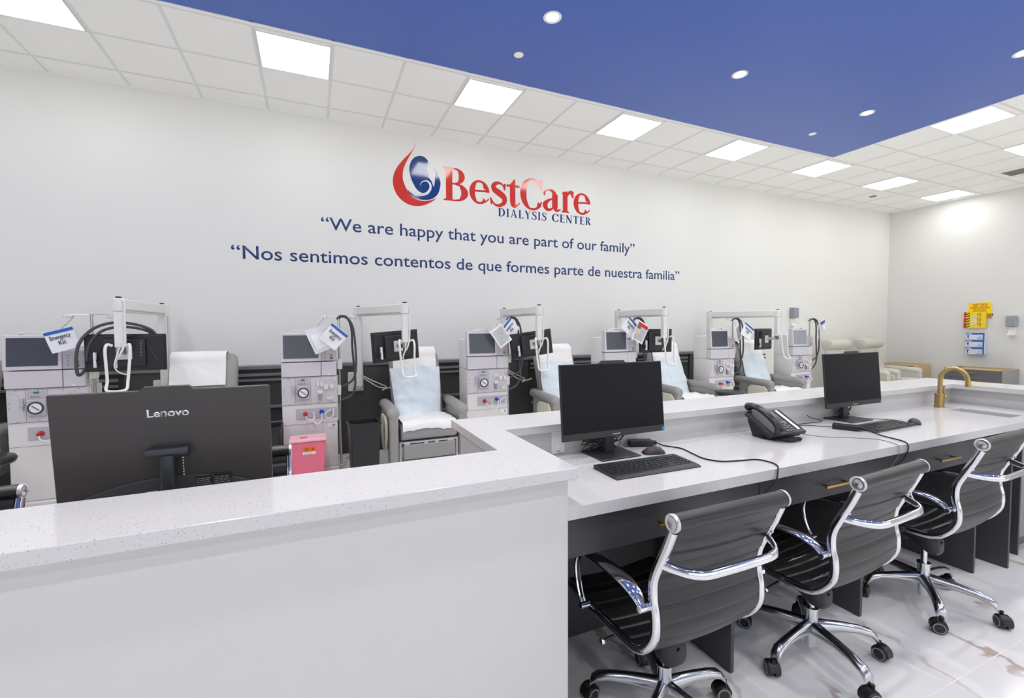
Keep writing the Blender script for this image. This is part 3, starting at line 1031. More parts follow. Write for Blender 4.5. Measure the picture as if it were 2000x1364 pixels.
def office_chair(label, loc, rz, base_rot, lift, group):
    t_ = thing('office_chair', label, 'chair', loc, rz, group)
    hw = 0.2275
    P = [(y, z + lift) for y, z in smooth_profile(PROF)]
    # chrome side frames
    for s in (-1, 1):
        m = MB()
        m.bar([(s * hw, y, z) for y, z in P[1:]], 0.022, 0.030, (1, 0, 0))
        m.build('side_frame', 'chrome', t_, angle=50)
    # ribbed sling: back and seat in one sheet
    rows = []
    dist = [0]
    for i in range(1, len(P)):
        dist.append(dist[-1] + math.hypot(P[i][0] - P[i - 1][0], P[i][1] - P[i - 1][1]))
    tot = dist[-1]
    N = 220
    pitch = 0.052
    for k in range(N + 1):
        d = tot * k / N
        i = 0
        while i < len(dist) - 2 and dist[i + 1] < d:
            i += 1
        f_ = (d - dist[i]) / max(dist[i + 1] - dist[i], 1e-6)
        y = P[i][0] + (P[i + 1][0] - P[i][0]) * f_
        z = P[i][1] + (P[i + 1][1] - P[i][1]) * f_
        ty, tz = P[i + 1][0] - P[i][0], P[i + 1][1] - P[i][1]
        l = math.hypot(ty, tz)
        ny, nz = -tz / l, ty / l
        ph = (d / pitch) % 1.0
        rib = 0.0075 * (1 - abs(2 * ph - 1) ** 6)
        row = []
        for j in range(9):
            u = -1 + 2 * j / 8
            sag = 0.012 * (1 - u * u)
            row.append((u * (hw - 0.013), y, z, ny, nz, rib, sag))
        rows.append(row)
    m = MB()
    A, B = [], []
    for row in rows:
        A.append([m.v((x, y - ny * sag + ny * (0.004 + rib * 0.9), z - nz * sag + nz * (0.004 + rib * 0.9))) for x, y, z, ny, nz, rib, sag in row])
        B.append([m.v((x, y - ny * sag - ny * (0.004 + rib * 0.7), z - nz * sag - nz * (0.004 + rib * 0.7))) for x, y, z, ny, nz, rib, sag in row])
    for i in range(len(A) - 1):
        for j in range(8):
            m.face([A[i][j], A[i + 1][j], A[i + 1][j + 1], A[i][j + 1]])
            m.face([B[i][j], B[i][j + 1], B[i + 1][j + 1], B[i + 1][j]])
        m.face([A[i][0], B[i][0], B[i + 1][0], A[i + 1][0]])
        m.face([A[i][-1], A[i + 1][-1], B[i + 1][-1], B[i][-1]])
    for e in (0, -1):
        for j in range(8):
            m.face([A[e][j], A[e][j + 1], B[e][j + 1], B[e][j]])
    m.build('ribbed_sling', 'leather', t_, angle=60)
    # dark piping just inside the frames
    for s in (-1, 1):
        MB().tube([(s * (hw - 0.014), y, z) for y, z in P], 0.0075, 8).build('piping', 'black_soft', t_)
    # padded head roll with chrome end caps
    yt, zt = P[0]
    n_ = 10
    pts = [(-hw + 2 * hw * k / n_, yt + 0.004, zt + 0.006) for k in range(n_ + 1)]
    MB().tube(pts, [0.0265, 0.026, 0.0255, 0.0255, 0.0255, 0.0255, 0.0255, 0.0255, 0.0255, 0.026, 0.0265], 20).build('head_roll', 'leather_roll', t_)
    for s in (-1, 1):
        c_ = MB().lathe([(0.0, 0.0), (0.0275, 0.0), (0.028, s * 0.008), (0.0245, s * 0.0115), (0.0205, s * 0.0095), (0.0155, s * 0.0095), (0.0115, s * 0.012), (0.0, s * 0.0125)],
                        (s * hw, yt + 0.004, zt + 0.006), 24, 'X').build('end_cap', 'cap_metal', t_)
        MB().lathe([(0.0, s * 0.0126), (0.0055, s * 0.0126), (0.0055, s * 0.0135), (0.0, s * 0.0135)], (s * hw, yt + 0.004, zt + 0.006), 12, 'X').build('screw', 'steel', c_)
    # bowed chrome bar behind the back
    zb_ = 0.742 + lift
    bow = catmull([(-hw, -0.232, zb_ + 0.004), (-hw + 0.022, -0.268, zb_), (-hw + 0.055, -0.305, zb_ - 0.003), (-hw + 0.105, -0.322, zb_ - 0.004), (0, -0.325, zb_ - 0.004),
                   (hw - 0.105, -0.322, zb_ - 0.004), (hw - 0.055, -0.305, zb_ - 0.003), (hw - 0.022, -0.268, zb_), (hw, -0.232, zb_ + 0.004)], 5)
    b_ = MB().bar(bow, 0.026, 0.014, (0, 0.25, 1)).build('back_bar', 'chrome', t_, angle=50)
    for s in (-1, 1):
        MB().bar([(s * (hw - 0.003), -0.246, zb_ + 0.042), (s * (hw - 0.003), -0.230, zb_ + 0.004), (s * (hw - 0.003), -0.216, zb_ - 0.034)], 0.02, 0.012, (1, 0, 0)).cyl(
            (s * (hw - 0.003), -0.243, zb_ + 0.031), (s * (hw - 0.003), -0.256, zb_ + 0.027), 0.006, 0.005, 10).build('bracket', 'chrome', b_, 0.002)
    # armrests: flattened chrome loops outside the frames
    for s in (-1, 1):
        xa = s * (hw + 0.03)
        arm_lift, lift = lift, min(lift, 0.01)
        pts = catmull([(xa, -0.186, 0.592 + lift), (xa, -0.150, 0.622 + lift), (xa, -0.094, 0.637 + lift), (xa, 0.0, 0.639 + lift), (xa, 0.10, 0.630 + lift), (xa, 0.165, 0.606 + lift),
                       (xa, 0.190, 0.560 + lift), (xa, 0.185, 0.500 + lift), (xa, 0.165, 0.448 + lift), (xa, 0.145, 0.420 + lift)], 5)
        n_ = len(pts)
        wd = []
        for i in range(n_):
            f_ = i / (n_ - 1)
            wd.append(0.026 + 0.030 * math.sin(PI * min(1, f_ / 0.55)) ** 1.0 * (1 if f_ < 0.55 else 0))
        a_ = MB().bar(pts, wd, 0.012, (1, 0, 0)).build('armrest', 'chrome', t_, angle=60)
        MB().cyl((s * (hw + 0.004), -0.184, 0.592 + lift), (s * (hw + 0.045), -0.184, 0.592 + lift), 0.012, 0.012, 16).build('arm_pivot', 'chrome', a_, 0.002)
        MB().cyl((s * (hw + 0.004), 0.145, 0.418 + lift), (s * (hw + 0.045), 0.145, 0.418 + lift), 0.012, 0.012, 16).build('arm_pivot', 'chrome', a_, 0.002)
        lift = arm_lift
    # chrome cross rail below the seat
    m = MB()
    m.tube([(-hw, 0.07, 0.40 + lift), (hw, 0.07, 0.40 + lift)], 0.010, 10)
    m.tube([(-hw, -0.07, 0.398 + lift), (hw, -0.07, 0.398 + lift)], 0.010, 10)
    m.build('seat_rail', 'chrome', t_)
    # tilt mechanism
    m = MB()
    sec = [(-0.132, 0.292, 0.024, 0.022), (-0.124, 0.295, 0.044, 0.040), (-0.090, 0.310, 0.058, 0.056), (0.0, 0.352, 0.062, 0.046), (0.09, 0.374, 0.058, 0.030), (0.125, 0.380, 0.045, 0.018)]
    rings = []
    for y, z, a, b in sec:
        ring = []
        for k in range(16):
            q = 2 * PI * k / 16
            ex = math.copysign(abs(math.cos(q)) ** 0.6, math.cos(q))
            ez = math.copysign(abs(math.sin(q)) ** 0.6, math.sin(q))
            ring.append((a * ex, y + 0.06, z + lift - 0.012 + b * ez))
        rings.append(ring)
    m.loft(rings)
    mech = m.build('tilt_mechanism', 'black_plastic', t_, angle=50)
    MB().cyl((0, -0.060, 0.310 + lift), (0, -0.0735, 0.306 + lift), 0.007, 0.007, 10).build('bolt', 'black_soft', mech)
    MB().cyl((0, 0.10, 0.335 + lift), (0, 0.10, 0.268 + lift), 0.034, 0.026, 18).build('tension_knob', 'black_soft', mech, 0.003)
    lv = MB().tube([(-0.05, 0.05, 0.352 + lift), (-0.15, 0.055, 0.340 + lift), (-0.225, 0.06, 0.325 + lift)], 0.006, 8).build('lever', 'black_plastic', mech)
    MB().lathe([(0.0, -0.010), (0.010, -0.008), (0.013, 0.0), (0.010, 0.008), (0.0, 0.010)], (-0.232, 0.06, 0.324 + lift), 16, 'X').build('lever_knob', 'chrome', mech)
    # gas column
    MB().cyl((0, 0, 0.15), (0, 0, 0.29 + lift), 0.0135, 0.0135, 18).build('piston', 'chrome', t_)
    MB().lathe([(0, 0.038), (0.021, 0.038), (0.022, 0.042), (0.022, 0.085), (0.026, 0.088), (0.026, 0.205), (0.030, 0.207), (0.030, 0.213), (0.016, 0.214), (0.0, 0.214)], seg=24).build('column', 'chrome', t_)
    # five star base with twin casters
    for k in range(5):
        a = math.radians(base_rot + 72 * k) - rz
        ca, sa = math.cos(a), math.sin(a)
        prof = [(0.018, 0.118, 0.026, 0.040), (0.06, 0.122, 0.024, 0.034), (0.13, 0.124, 0.021, 0.026), (0.20, 0.118, 0.021, 0.022), (0.245, 0.106, 0.023, 0.022), (0.268, 0.086, 0.022, 0.024), (0.274, 0.070, 0.019, 0.018)]
        rings = []
        for d, z, wd, hh in prof:
            ring = []
            for q in range(14):
                b = 2 * PI * q / 14
                lx = wd * math.cos(b)
                lz = hh * math.sin(b) * (1.0 if math.sin(b) > 0 else 0.6)
                ring.append((ca * d - sa * lx, sa * d + ca * lx, z + lz))
            rings.append(ring)
        leg = MB().loft(rings).build('base_leg', 'alu', t_, angle=60)
        cs = MB()
        d = 0.283
        cx, cy = ca * d, sa * d
        tw = a + math.radians(70 + 35 * k)
        ct_, st_ = math.cos(tw), math.sin(tw)
        ox, oy = cx + 0.012 * -st_, cy + 0.012 * ct_

        def wheel(mb, off0, off1, prof_):
            rings_ = []
            for off, r_ in prof_:
                o_ = off
                rings_.append([(ox + ct_ * o_ - st_ * math.cos(q) * r_, oy + st_ * o_ + ct_ * math.cos(q) * r_, 0.030 + math.sin(q) * r_)
                               for q in (2 * PI * i / 22 for i in range(22))])
            mb.loft(rings_, off0 == 0, off0 == 1)
        for s in (-1, 1):
            wheel(cs, 0, 0, [(s * 0.006, 0.026), (s * 0.006, 0.0295), (s * 0.024, 0.0295), (s * 0.0265, 0.027), (s * 0.0265, 0.024)])
        # hood over the wheels and stem up into the leg
        rings_ = []
        for q in range(9):
            b = math.radians(-10 + 190 * q / 8)
            y_, z_ = math.cos(b) * 0.034, 0.030 + math.sin(b) * 0.034
            y2, z2 = math.cos(b) * 0.0305, 0.030 + math.sin(b) * 0.0305
            rings_.append([(ox + ct_ * w_ - st_ * yy, oy + st_ * w_ + ct_ * yy, zz) for w_, yy, zz in ((-0.019, y_, z_), (0.019, y_, z_), (0.019, y2, z2), (-0.019, y2, z2))])
        cs.loft(rings_)
        cs.cyl((cx, cy, 0.052), (cx, cy, 0.076), 0.008, 0.008, 10)
        ca_o = cs.build('caster', 'black_plastic', leg, angle=45)
        rg = MB()
        for s in (-1, 1):
            wheel(rg, 1, 0, [(s * 0.0255, 0.0245), (s * 0.0275, 0.0245), (s * 0.0275, 0.0205), (s * 0.0255, 0.0205)])
        rg.build('wheel_ring', 'cab_grey', leg)
    return t_


grp = 'black ribbed office chairs at the desk'
office_chair('black ribbed office chair with chrome arms nearest the camera, in front of the first drawer', (1.165, 1.265, 0), 0, -5, 0.0, grp)
office_chair('black ribbed office chair in the middle of the row of three at the desk', (2.0, 1.265, 0), math.radians(3), 42, -0.005, grp)
office_chair('black ribbed office chair farthest along the desk, partly cut off by the right edge', (2.92, 1.27, 0), math.radians(2), 2, 0.035, grp)
grp2 = 'black office chairs behind the front counter'
office_chair('black office chair at the lower left, only its back with chrome cap above the counter', (-1.21, 1.93, 0), PI, 20, -0.02, grp2)
office_chair('black office chair half hidden behind the large monitor seen from the back', (-0.337, 2.06, 0), PI, 30, 0.0, grp2)


# ------------------------------------------------------------------ desk behind the front counter
wd_ = thing('work_desk', 'low desk behind the front counter carrying the large monitor', 'desk', (0, 0, 0))
MB().box(-1.62, 0.06, 1.482, 1.86, 0.69, 0.72).build('desk_top', 'quartz', wd_)
for x0 in (-1.62, 0.04):
    MB().box(x0, x0 + 0.02, 1.49, 1.85, 0, 0.69).build('support_panel', 'desk_grey', wd_)


# ------------------------------------------------------------------ monitors
def monitor_front(label, x0, x1, yt, yb, z0, z1, base_c, post_c, desk_z):
    """flat display seen from the front; top edge at depth yt, bottom edge at yb"""
    cx = (x0 + x1) / 2
    w_ = x1 - x0
    h_ = math.hypot(z1 - z0, yt - yb)
    t_ = thing('computer_monitor', label, 'monitor', (cx, yb, desk_z), 0, 'black desktop monitors facing the desk chairs')
    tilt = math.atan2(yt - yb, z1 - z0)
    zb_ = z0 - desk_z
    R_ = Matrix.Translation((0, 0, zb_)) @ Matrix.Rotation(-tilt, 4, 'X')

    def part(m, name, mt, parent=t_, **k):
        return m.build(name, mt, parent, **k)
    m = MB(); m.X = R_
    m.box(-w_ / 2, w_ / 2, 0, 0.012, 0, h_)
    m.box(-w_ * 0.36, w_ * 0.36, 0.012, 0.036, h_ * 0.06, h_ * 0.62)
    hs = part(m, 'housing', 'bezel', bevel=0.003)
    m = MB(); m.X = R_
    m.box(-w_ / 2 + 0.005, w_ / 2 - 0.005, -0.0012, 0.0005, 0.030, h_ - 0.005)
    part(m, 'screen', 'screen_off')
    # camera strip on top
    m = MB(); m.X = R_
    m.prism([(-0.072, h_ - 0.001), (-0.060, h_ + 0.011), (0.060, h_ + 0.011), (0.072, h_ - 0.001)], 0.0, 0.012, 'XZ')
    part(m, 'camera_bar', 'bezel', bevel=0.001)
    lg = text_mesh('Lenovo', 'logo', 'logo_silver', t_, width=0.040, height=0.013, depth=0.0006, align='CENTER', bold=0.02)
    lg.matrix_basis = R_ @ Matrix.Translation((0.0, -0.0006, 0.009))
    m = MB(); m.X = R_
    m.box(w_ / 2 - 0.016, w_ / 2 - 0.004, -0.0018, -0.0004, 0.004, 0.020)
    part(m, 'sticker', 'badge_blue')
    # stand
    px, py = post_c[0] - cx, post_c[1] - yb
    m = MB()
    m.box(px - 0.027, px + 0.027, py - 0.012, py + 0.012, 0.006, zb_ + h_ * 0.42)
    part(m, 'post', 'monitor_stand', bevel=0.004)
    m = MB()
    m.box(px - 0.035, px + 0.035, 0.034, max(py - 0.0125, 0.0345), zb_ + h_ * 0.30, zb_ + h_ * 0.50)
    part(m, 'hinge', 'monitor_stand', bevel=0.003)
    bx, by = base_c[0] - cx, base_c[1] - yb
    m = MB().box(bx - 0.108, bx + 0.108, by - 0.09, by + 0.09, 0.0, 0.007)
    part(m, 'base', 'monitor_stand', bevel=0.003)
    return t_


monitor_front('black desktop monitor on the near part of the desk, behind the black keyboard', 0.972, 1.532, 1.705, 1.675, 0.962, 1.294, (1.27, 1.745), (1.268, 1.76), 0.86)
monitor_front('black desktop monitor with dark screen farther along the desk, left of the brass tap', 2.835, 3.40, 1.755, 1.728, 0.955, 1.287, (3.125, 1.775), (3.128, 1.80), 0.86)

# the large monitor seen from behind
t_ = thing('computer_monitor', 'large black monitor seen from behind, above the front counter at the left', 'monitor', (-0.408, 1.71, 0.72))
w_, zb_, h_ = 0.552, 0.215, 0.338
tilt = math.radians(5.0)
R_ = Matrix.Translation((0, 0, zb_)) @ Matrix.Rotation(tilt, 4, 'X')
m = MB(); m.X = R_
m.box(-w_ / 2, w_ / 2, -0.004, 0.012, 0, h_)
m.build('back_cover', 'monitor_back', t_, 0.004, 3)
m = MB(); m.X = R_
poly = [(-w_ / 2 + 0.03, 0.001)]
for k in range(17):
    u = -1 + 2 * k / 16
    poly.append((u * (w_ / 2 - 0.03), 0.004 + 0.062 * (1 - u * u) ** 0.8))
poly.append((w_ / 2 - 0.03, 0.001))
m.prism(poly, -0.0105, -0.0035, 'XZ')
m.build('lower_bulge', 'grey_plastic', t_, 0.002)
m = MB(); m.X = R_
m.prism([(-0.070, h_ - 0.002), (-0.056, h_ + 0.011), (0.056, h_ + 0.011), (0.070, h_ - 0.002)], -0.003, 0.012, 'XZ')
m.build('camera_bar', 'monitor_back', t_, 0.0015)
m = MB(); m.X = R_
m.box(-w_ / 2 + 0.005, w_ / 2 - 0.005, 0.012, 0.0135, 0.02, h_ - 0.005)
m.build('screen', 'screen_off', t_)
lg = text_mesh('Lenovo', 'logo', 'logo_silver', t_, width=0.106, height=0.034, depth=0.0012, align='LEFT', bold=0.025)
lg.matrix_basis = R_ @ Matrix.Translation((-0.052, -0.0042, 0.256))
m = MB(); m.X = R_
m.cyl((-0.054, -0.030, 0.150), (0.054, -0.030, 0.150), 0.0165, 0.0165, 20)
m.box(-0.03, 0.03, -0.03, -0.004, 0.136, 0.164)
m.build('hinge', 'monitor_stand', t_, 0.002)
m = MB()
ring = []
rings = []
for z in (0.004, 0.10, 0.24, 0.355):
    rings.append([(0.0 + 0.019 * math.copysign(abs(math.cos(a)) ** 0.7, math.cos(a)), -0.052 + 0.012 * math.sin(a), z) for a in (2 * PI * k / 20 for k in range(20))])
m.loft(rings)
m.build('post', 'monitor_stand', t_)
MB().box(-0.11, 0.11, -0.15, 0.03, 0, 0.006).build('base', 'monitor_stand', t_, 0.003)
m = MB(); m.X = R_
for x0, x1 in ((0.062, 0.108), (0.111, 0.160)):
    m.box(x0, x1, -0.0118, -0.0100, 0.012, 0.058)
lb = m.build('rating_label', 'ink', t_)
m = MB(); m.X = R_
random.seed(3)
for x0, x1 in ((0.064, 0.106), (0.113, 0.158)):
    for r in range(6):
        xa = x0
        while xa < x1 - 0.006:
            l = random.uniform(0.004, 0.014)
            m.box(xa, min(xa + l, x1), -0.0124, -0.0117, 0.018 + r * 0.006, 0.0205 + r * 0.006)
            xa += l + 0.003
m.build('print', 'ink_grey', lb)
m = MB(); m.X = R_
m.box(-0.064, -0.036, -0.0118, -0.0100, 0.012, 0.026)
m.build('sticker', 'paper', t_, 0.0)
m = MB(); m.X = R_
for k in range(8):
    m.box(0.030, 0.033, -0.0055, -0.0038, 0.066 + k * 0.009, 0.070 + k * 0.009)
m.build('vent_slot', 'paper', t_)
m = MB(); m.X = R_
m.lathe([(0.0065, -0.0048), (0.0075, -0.0052), (0.008, -0.0038)], (-0.240, 0, 0.03), 18, 'Y')
m.build('lock_slot', 'grey_plastic', t_)


# ------------------------------------------------------------------ keyboards, mice, adapters, cables
def keyboard(label, loc, rz, w_, d_, body_m, key_m, dark):
    t_ = thing('keyboard', label, 'keyboard', loc, rz, 'keyboards on the desk')
    m = MB()
    m.prism([(-d_ / 2, 0.0), (d_ / 2, 0.0), (d_ / 2, 0.017), (-d_ / 2 + 0.028, 0.011), (-d_ / 2 + 0.008, 0.008), (-d_ / 2, 0.003)], -w_ / 2, w_ / 2, 'YZ')
    m.build('case', body_m, t_, 0.003, 3)
    k = MB()
    rows = [(14, 0), (14, 0), (13, 0.006), (12, 0.010), (11, 0.016)]
    x0, x1 = -w_ / 2 + 0.010, w_ / 2 - 0.100
    yk0 = d_ / 2 - 0.030
    for r, (n, ins) in enumerate(rows + [(8, 0)]):
        y = yk0 - r * 0.0185
        z = 0.0165 - (r * 0.0185 + 0.02) * (0.006 / 0.10)
        cw = (x1 - x0) / n
        for c_ in range(n):
            xa = x0 + c_ * cw
            k.taper((xa + cw / 2, y), (cw / 2 - 0.0011, 0.0082), (cw / 2 - 0.0026, 0.0068), z - 0.004, z + 0.0035)
    for r in range(6):
        y = yk0 - r * 0.0185
        z = 0.0165 - (r * 0.0185 + 0.02) * (0.006 / 0.10)
        for c_ in range(4):
            xa = w_ / 2 - 0.092 + c_ * 0.0205
            k.taper((xa + 0.010, y), (0.0092, 0.0082), (0.0078, 0.0068), z - 0.004, z + 0.0035)
    ks = k.build('keys', key_m, t_)
    lg = MB()
    random.seed(11)
    for r, (n, ins) in enumerate(rows):
        y = yk0 - r * 0.0185
        z = 0.0165 - (r * 0.0185 + 0.02) * (0.006 / 0.10) + 0.0037
        cw = (x1 - x0) / n
        for c_ in range(n):
            xa = x0 + c_ * cw + cw * 0.32
            lg.box(xa, xa + random.uniform(0.002, 0.004), y, y + 0.004, z - 0.0006, z)
    lg.build('legend', 'ink_grey', ks)
    return t_


keyboard('black keyboard in front of the near monitor', (1.285, 1.505, 0.86), math.radians(-1), 0.43, 0.165, 'black_plastic', 'key_black', True)
keyboard('dark grey slim keyboard in front of the far monitor', (3.075, 1.545, 0.86), math.radians(2), 0.43, 0.135, 'key_grey', 'key_black', False)


def mouse(label, loc, rz, red):
    t_ = thing('computer_mouse', label, 'mouse', loc, rz, 'computer mice on the desk')
    rings = []
    for y, wd, hh in ((-0.052, 0.006, 0.004), (-0.049, 0.022, 0.014), (-0.036, 0.029, 0.026), (-0.012, 0.031, 0.034), (0.014, 0.029, 0.032), (0.036, 0.028, 0.023), (0.049, 0.025, 0.014), (0.053, 0.012, 0.006)):
        ring = []
        for k in range(18):
            a = 2 * PI * k / 18
            z = hh * math.sin(a) if math.sin(a) > 0 else 0.0
            ring.append((wd * math.cos(a), y, z + 0.0005 + (0.003 if math.sin(a) <= 0 and abs(math.cos(a)) > 0.9 else 0)))
        rings.append(ring)
    MB().loft(rings).build('shell', 'bezel', t_, angle=60)
    MB().cyl((-0.003, 0.030, 0.0245), (0.003, 0.030, 0.0245), 0.006, 0.006, 14).build('scroll_wheel', 'red_plastic' if red else 'black_soft', t_)
    return t_


mouse('black mouse with a red wheel between keyboard and power adapter', (1.462, 1.672, 0.86), math.radians(78), True)
mouse('black mouse at the right end of the far keyboard', (3.345, 1.525, 0.86), math.radians(-58), False)


def adapter(label, loc, rz, l):
    t_ = thing('power_adapter', label, 'power adapter', loc, rz, 'power adapters on the desk')
    MB().box(-l / 2, l / 2, -0.026, 0.026, 0, 0.030).build('brick', 'black_plastic', t_, 0.004, 3)
    m = MB()
    m.box(l / 2 + 0.0002, l / 2 + 0.022, -0.012, 0.012, 0.006, 0.024)
    m.build('plug', 'black_soft', t_, 0.003)
    return t_


adapter('black power adapter beside the post of the near monitor, behind the mouse', (1.497, 1.808, 0.86), math.radians(-20), 0.118)
adapter('black power adapter at the left end of the far keyboard', (2.80, 1.60, 0.86), math.radians(-62), 0.125)


def cable(label, pts, r=0.0032, mt='black_soft', n=8, name='power_cable'):
    o = MB().tube(catmull(pts, n), r, 8).build(name, mt)
    return tag(o, label, 'cable')


zc = 0.8635
cable('black power cable snaking from the near adapter over the desk edge', [(1.578, 1.782, 0.872), (1.60, 1.745, zc), (1.635, 1.675, zc), (1.615, 1.58, zc), (1.60, 1.50, zc), (1.635, 1.435, zc), (1.72, 1.41, zc),
      (1.80, 1.39, zc), (1.815, 1.33, zc), (1.79, 1.285, zc), (1.76, 1.262, 0.853), (1.745, 1.258, 0.82), (1.718, 1.275, 0.775), (1.70, 1.295, 0.73), (1.69, 1.300, 0.70)])
cable('black power cable from the far adapter dropping over the desk front', [(2.838, 1.515, 0.872), (2.835, 1.47, zc), (2.80, 1.41, zc), (2.785, 1.36, zc), (2.76, 1.30, zc), (2.73, 1.268, 0.858), (2.715, 1.260, 0.83), (2.70, 1.272, 0.785), (2.672, 1.295, 0.745),
      (2.655, 1.302, 0.72), (2.652, 1.303, 0.68)])
cable('thin grey phone cord running from the phone to the desk edge', [(2.45, 1.69, 0.862), (2.47, 1.60, 0.8622), (2.51, 1.53, 0.8622), (2.60, 1.47, 0.8622), (2.69, 1.39, 0.8622), (2.69, 1.33, 0.8622), (2.655, 1.275, 0.8622), (2.64, 1.262, 0.85),
      (2.635, 1.262, 0.81), (2.64, 1.30, 0.74)], 0.0016, 'ink_grey', name='telephone_line')
cable('thin black lead looping left of the far monitor', [(2.79, 1.655, 0.870), (2.76, 1.70, zc), (2.70, 1.76, zc), (2.64, 1.79, zc), (2.72, 1.80, zc), (2.86, 1.79, zc), (2.90, 1.80, 0.868), (2.84, 1.82, 0.885), (2.80, 1.825, 0.905)], 0.0022, name='signal_lead')
cable('thin black mouse lead from the far keyboard to the monitor', [(3.33, 1.58, 0.866), (3.34, 1.64, zc), (3.28, 1.70, zc), (3.24, 1.74, zc), (3.20, 1.80, zc)], 0.0018, name='mouse_lead')


def bundle(label, c, r, n, seed, zt):
    random.seed(seed)
    m = MB()
    for k in range(n):
        pts = []
        for q in range(7):
            pts.append((c[0] + random.uniform(-r, r), c[1] + random.uniform(-0.02, 0.02), c[2] + random.uniform(0.004, zt)))
        m.tube(catmull(pts, 5), 0.0019, 6)
    for k in range(2):
        a = random.uniform(-0.6, 0.6)
        p = (c[0] + random.uniform(-r, r), c[1] - 0.015, c[2] + 0.02 + 0.03 * k)
        m.box(p[0] - 0.02, p[0] + 0.02, p[1] - 0.006, p[1] + 0.006, p[2] - 0.006, p[2] + 0.006)
    o = m.build('cable_bundle', 'black_soft')
    return tag(o, label, 'cable', 'tangled cables behind the monitors')


bundle('tangle of thin black cables round the post of the near monitor', (1.27, 1.805, 0.862), 0.115, 9, 5, 0.10)
bundle('tangle of thin black cables round the post of the far monitor', (3.19, 1.835, 0.862), 0.05, 8, 9, 0.11)

# ------------------------------------------------------------------ desk phone
ph = thing('desk_phone', 'black multi-line desk phone with handset, on the desk between the two monitors', 'telephone', (2.285, 1.665, 0.86), math.radians(-3))
tl = math.radians(28)
Rp = Matrix.Translation((0, -0.085, 0.018)) @ Matrix.Rotation(tl, 4, 'X')
m = MB(); m.X = Rp
m.box(-0.125, 0.125, 0.0, 0.195, 0.0, 0.022)
m.build('body', 'phone_body', ph, 0.006, 3)
m = MB()
m.prism([(-0.075, 0.012), (-0.02, 0.0), (0.045, 0.0), (0.082, 0.088), (0.070, 0.092)], -0.105, 0.105, 'YZ')
m.build('foot', 'black_plastic', ph, 0.002)
m = MB(); m.X = Rp
m.box(-0.030, 0.055, 0.128, 0.180, 0.0218, 0.024)
sc_ = m.build('display', 'phone_lcd', ph, 0.002)
m = MB(); m.X = Rp
for r in range(4):
    for c_ in range(3):
        m.box(-0.032 + c_ * 0.023, -0.015 + c_ * 0.023, 0.012 + r * 0.021, 0.025 + r * 0.021, 0.0218, 0.0255)
m.box(0.030, 0.056, 0.068, 0.092, 0.0218, 0.0255)
for c_ in range(4):
    m.box(-0.044 + c_ * 0.021, -0.028 + c_ * 0.021, 0.106, 0.116, 0.0218, 0.0248)
for r in range(3):
    m.box(0.036, 0.056, 0.014 + r * 0.016, 0.024 + r * 0.016, 0.0218, 0.0248)
m.build('keypad', 'drawer_slate', ph, 0.0012)
m = MB(); m.X = Rp
m.box(0.078, 0.098, 0.022, 0.182, 0.0218, 0.0234)
st = m.build('line_strip', 'paper', ph)
m = MB(); m.X = Rp
for r in range(12):
    for xx in (0.066, 0.104):
        m.box(xx, xx + 0.009, 0.026 + r * 0.0132, 0.034 + r * 0.0132, 0.0218, 0.0248)
m.build('line_keys', 'black_plastic', ph)
m = MB(); m.X = Rp
m.box(-0.122, -0.060, 0.004, 0.192, 0.0218, 0.030)
m.build('cradle', 'black_plastic', ph, 0.004)
m = MB(); m.X = Rp
arcp = catmull([(-0.095, -0.008, 0.044), (-0.095, 0.010, 0.062), (-0.095, 0.05, 0.075), (-0.095, 0.10, 0.078), (-0.095, 0.15, 0.075), (-0.095, 0.19, 0.062), (-0.095, 0.210, 0.044)], 5)
rad = []
for i in range(len(arcp)):
    f_ = abs(2 * i / (len(arcp) - 1) - 1)
    rad.append(0.0185 + 0.009 * f_ ** 3)
m.tube(arcp, rad, 16, sx=1.25, sy=0.85)
m.build('handset', 'phone_gloss', ph, angle=60)
# coiled cord lying in front
coil = []
base = catmull([(2.175, 1.585, 0.872), (2.20, 1.56, 0.869), (2.215, 1.535, 0.869), (2.25, 1.525, 0.869), (2.31, 1.535, 0.869), (2.32, 1.555, 0.869), (2.27, 1.565, 0.8695), (2.22, 1.585, 0.8695), (2.185, 1.625, 0.870), (2.165, 1.67, 0.872)], 40)
for i, p in enumerate(base):
    d = (base[min(i + 1, len(base) - 1)] - base[max(i - 1, 0)]).normalized()
    n = Vector((-d.y, d.x, 0))
    a = i * 1.15
    coil.append(p + (n * math.cos(a) + Vector((0, 0, 1)) * math.sin(a)) * 0.0055)
o = MB().tube(coil, 0.0017, 5).build('coiled_cord', 'black_soft')
tag(o, 'black coiled handset cord lying in a loop in front of the phone', 'cord')
# ------------------------------------------------------------------ dark service wall behind the chairs
cn = thing('service_wall', 'dark grey low service wall with pale cap running behind the recliners', 'low wall', (0, 0, 0))
MB().box(LEFT_X, 7.15, 5.62, WALL_Y - 0.001, 0, 1.03).build('body', 'console_dark', cn)
MB().box(LEFT_X, 7.17, 5.575, WALL_Y - 0.001, 1.03, 1.065).build('cap_rail', 'console_cap', cn, 0.003)
for k in range(-3, 4):
    b0 = 0.49 + 1.83 * k
    MB().box(b0 - 0.36, b0 + 0.38, 5.59, 5.619, 0.08, 1.029).build('access_panel', 'console_dark', cn, 0.003)
    m = MB()
    for z0, z1 in ((0.955, 0.985), (0.90, 0.925), (0.60, 0.63), (0.42, 0.45)):
        m.box(b0 + 0.42, b0 + 1.43, 5.585, 5.619, z0, z1)
    m.build('rail', 'console_cap', cn, 0.002)


# ------------------------------------------------------------------ dialysis machines
def hose(m, pts, r=0.011, n=8):
    m.tube(catmull(pts, n), r, 10)


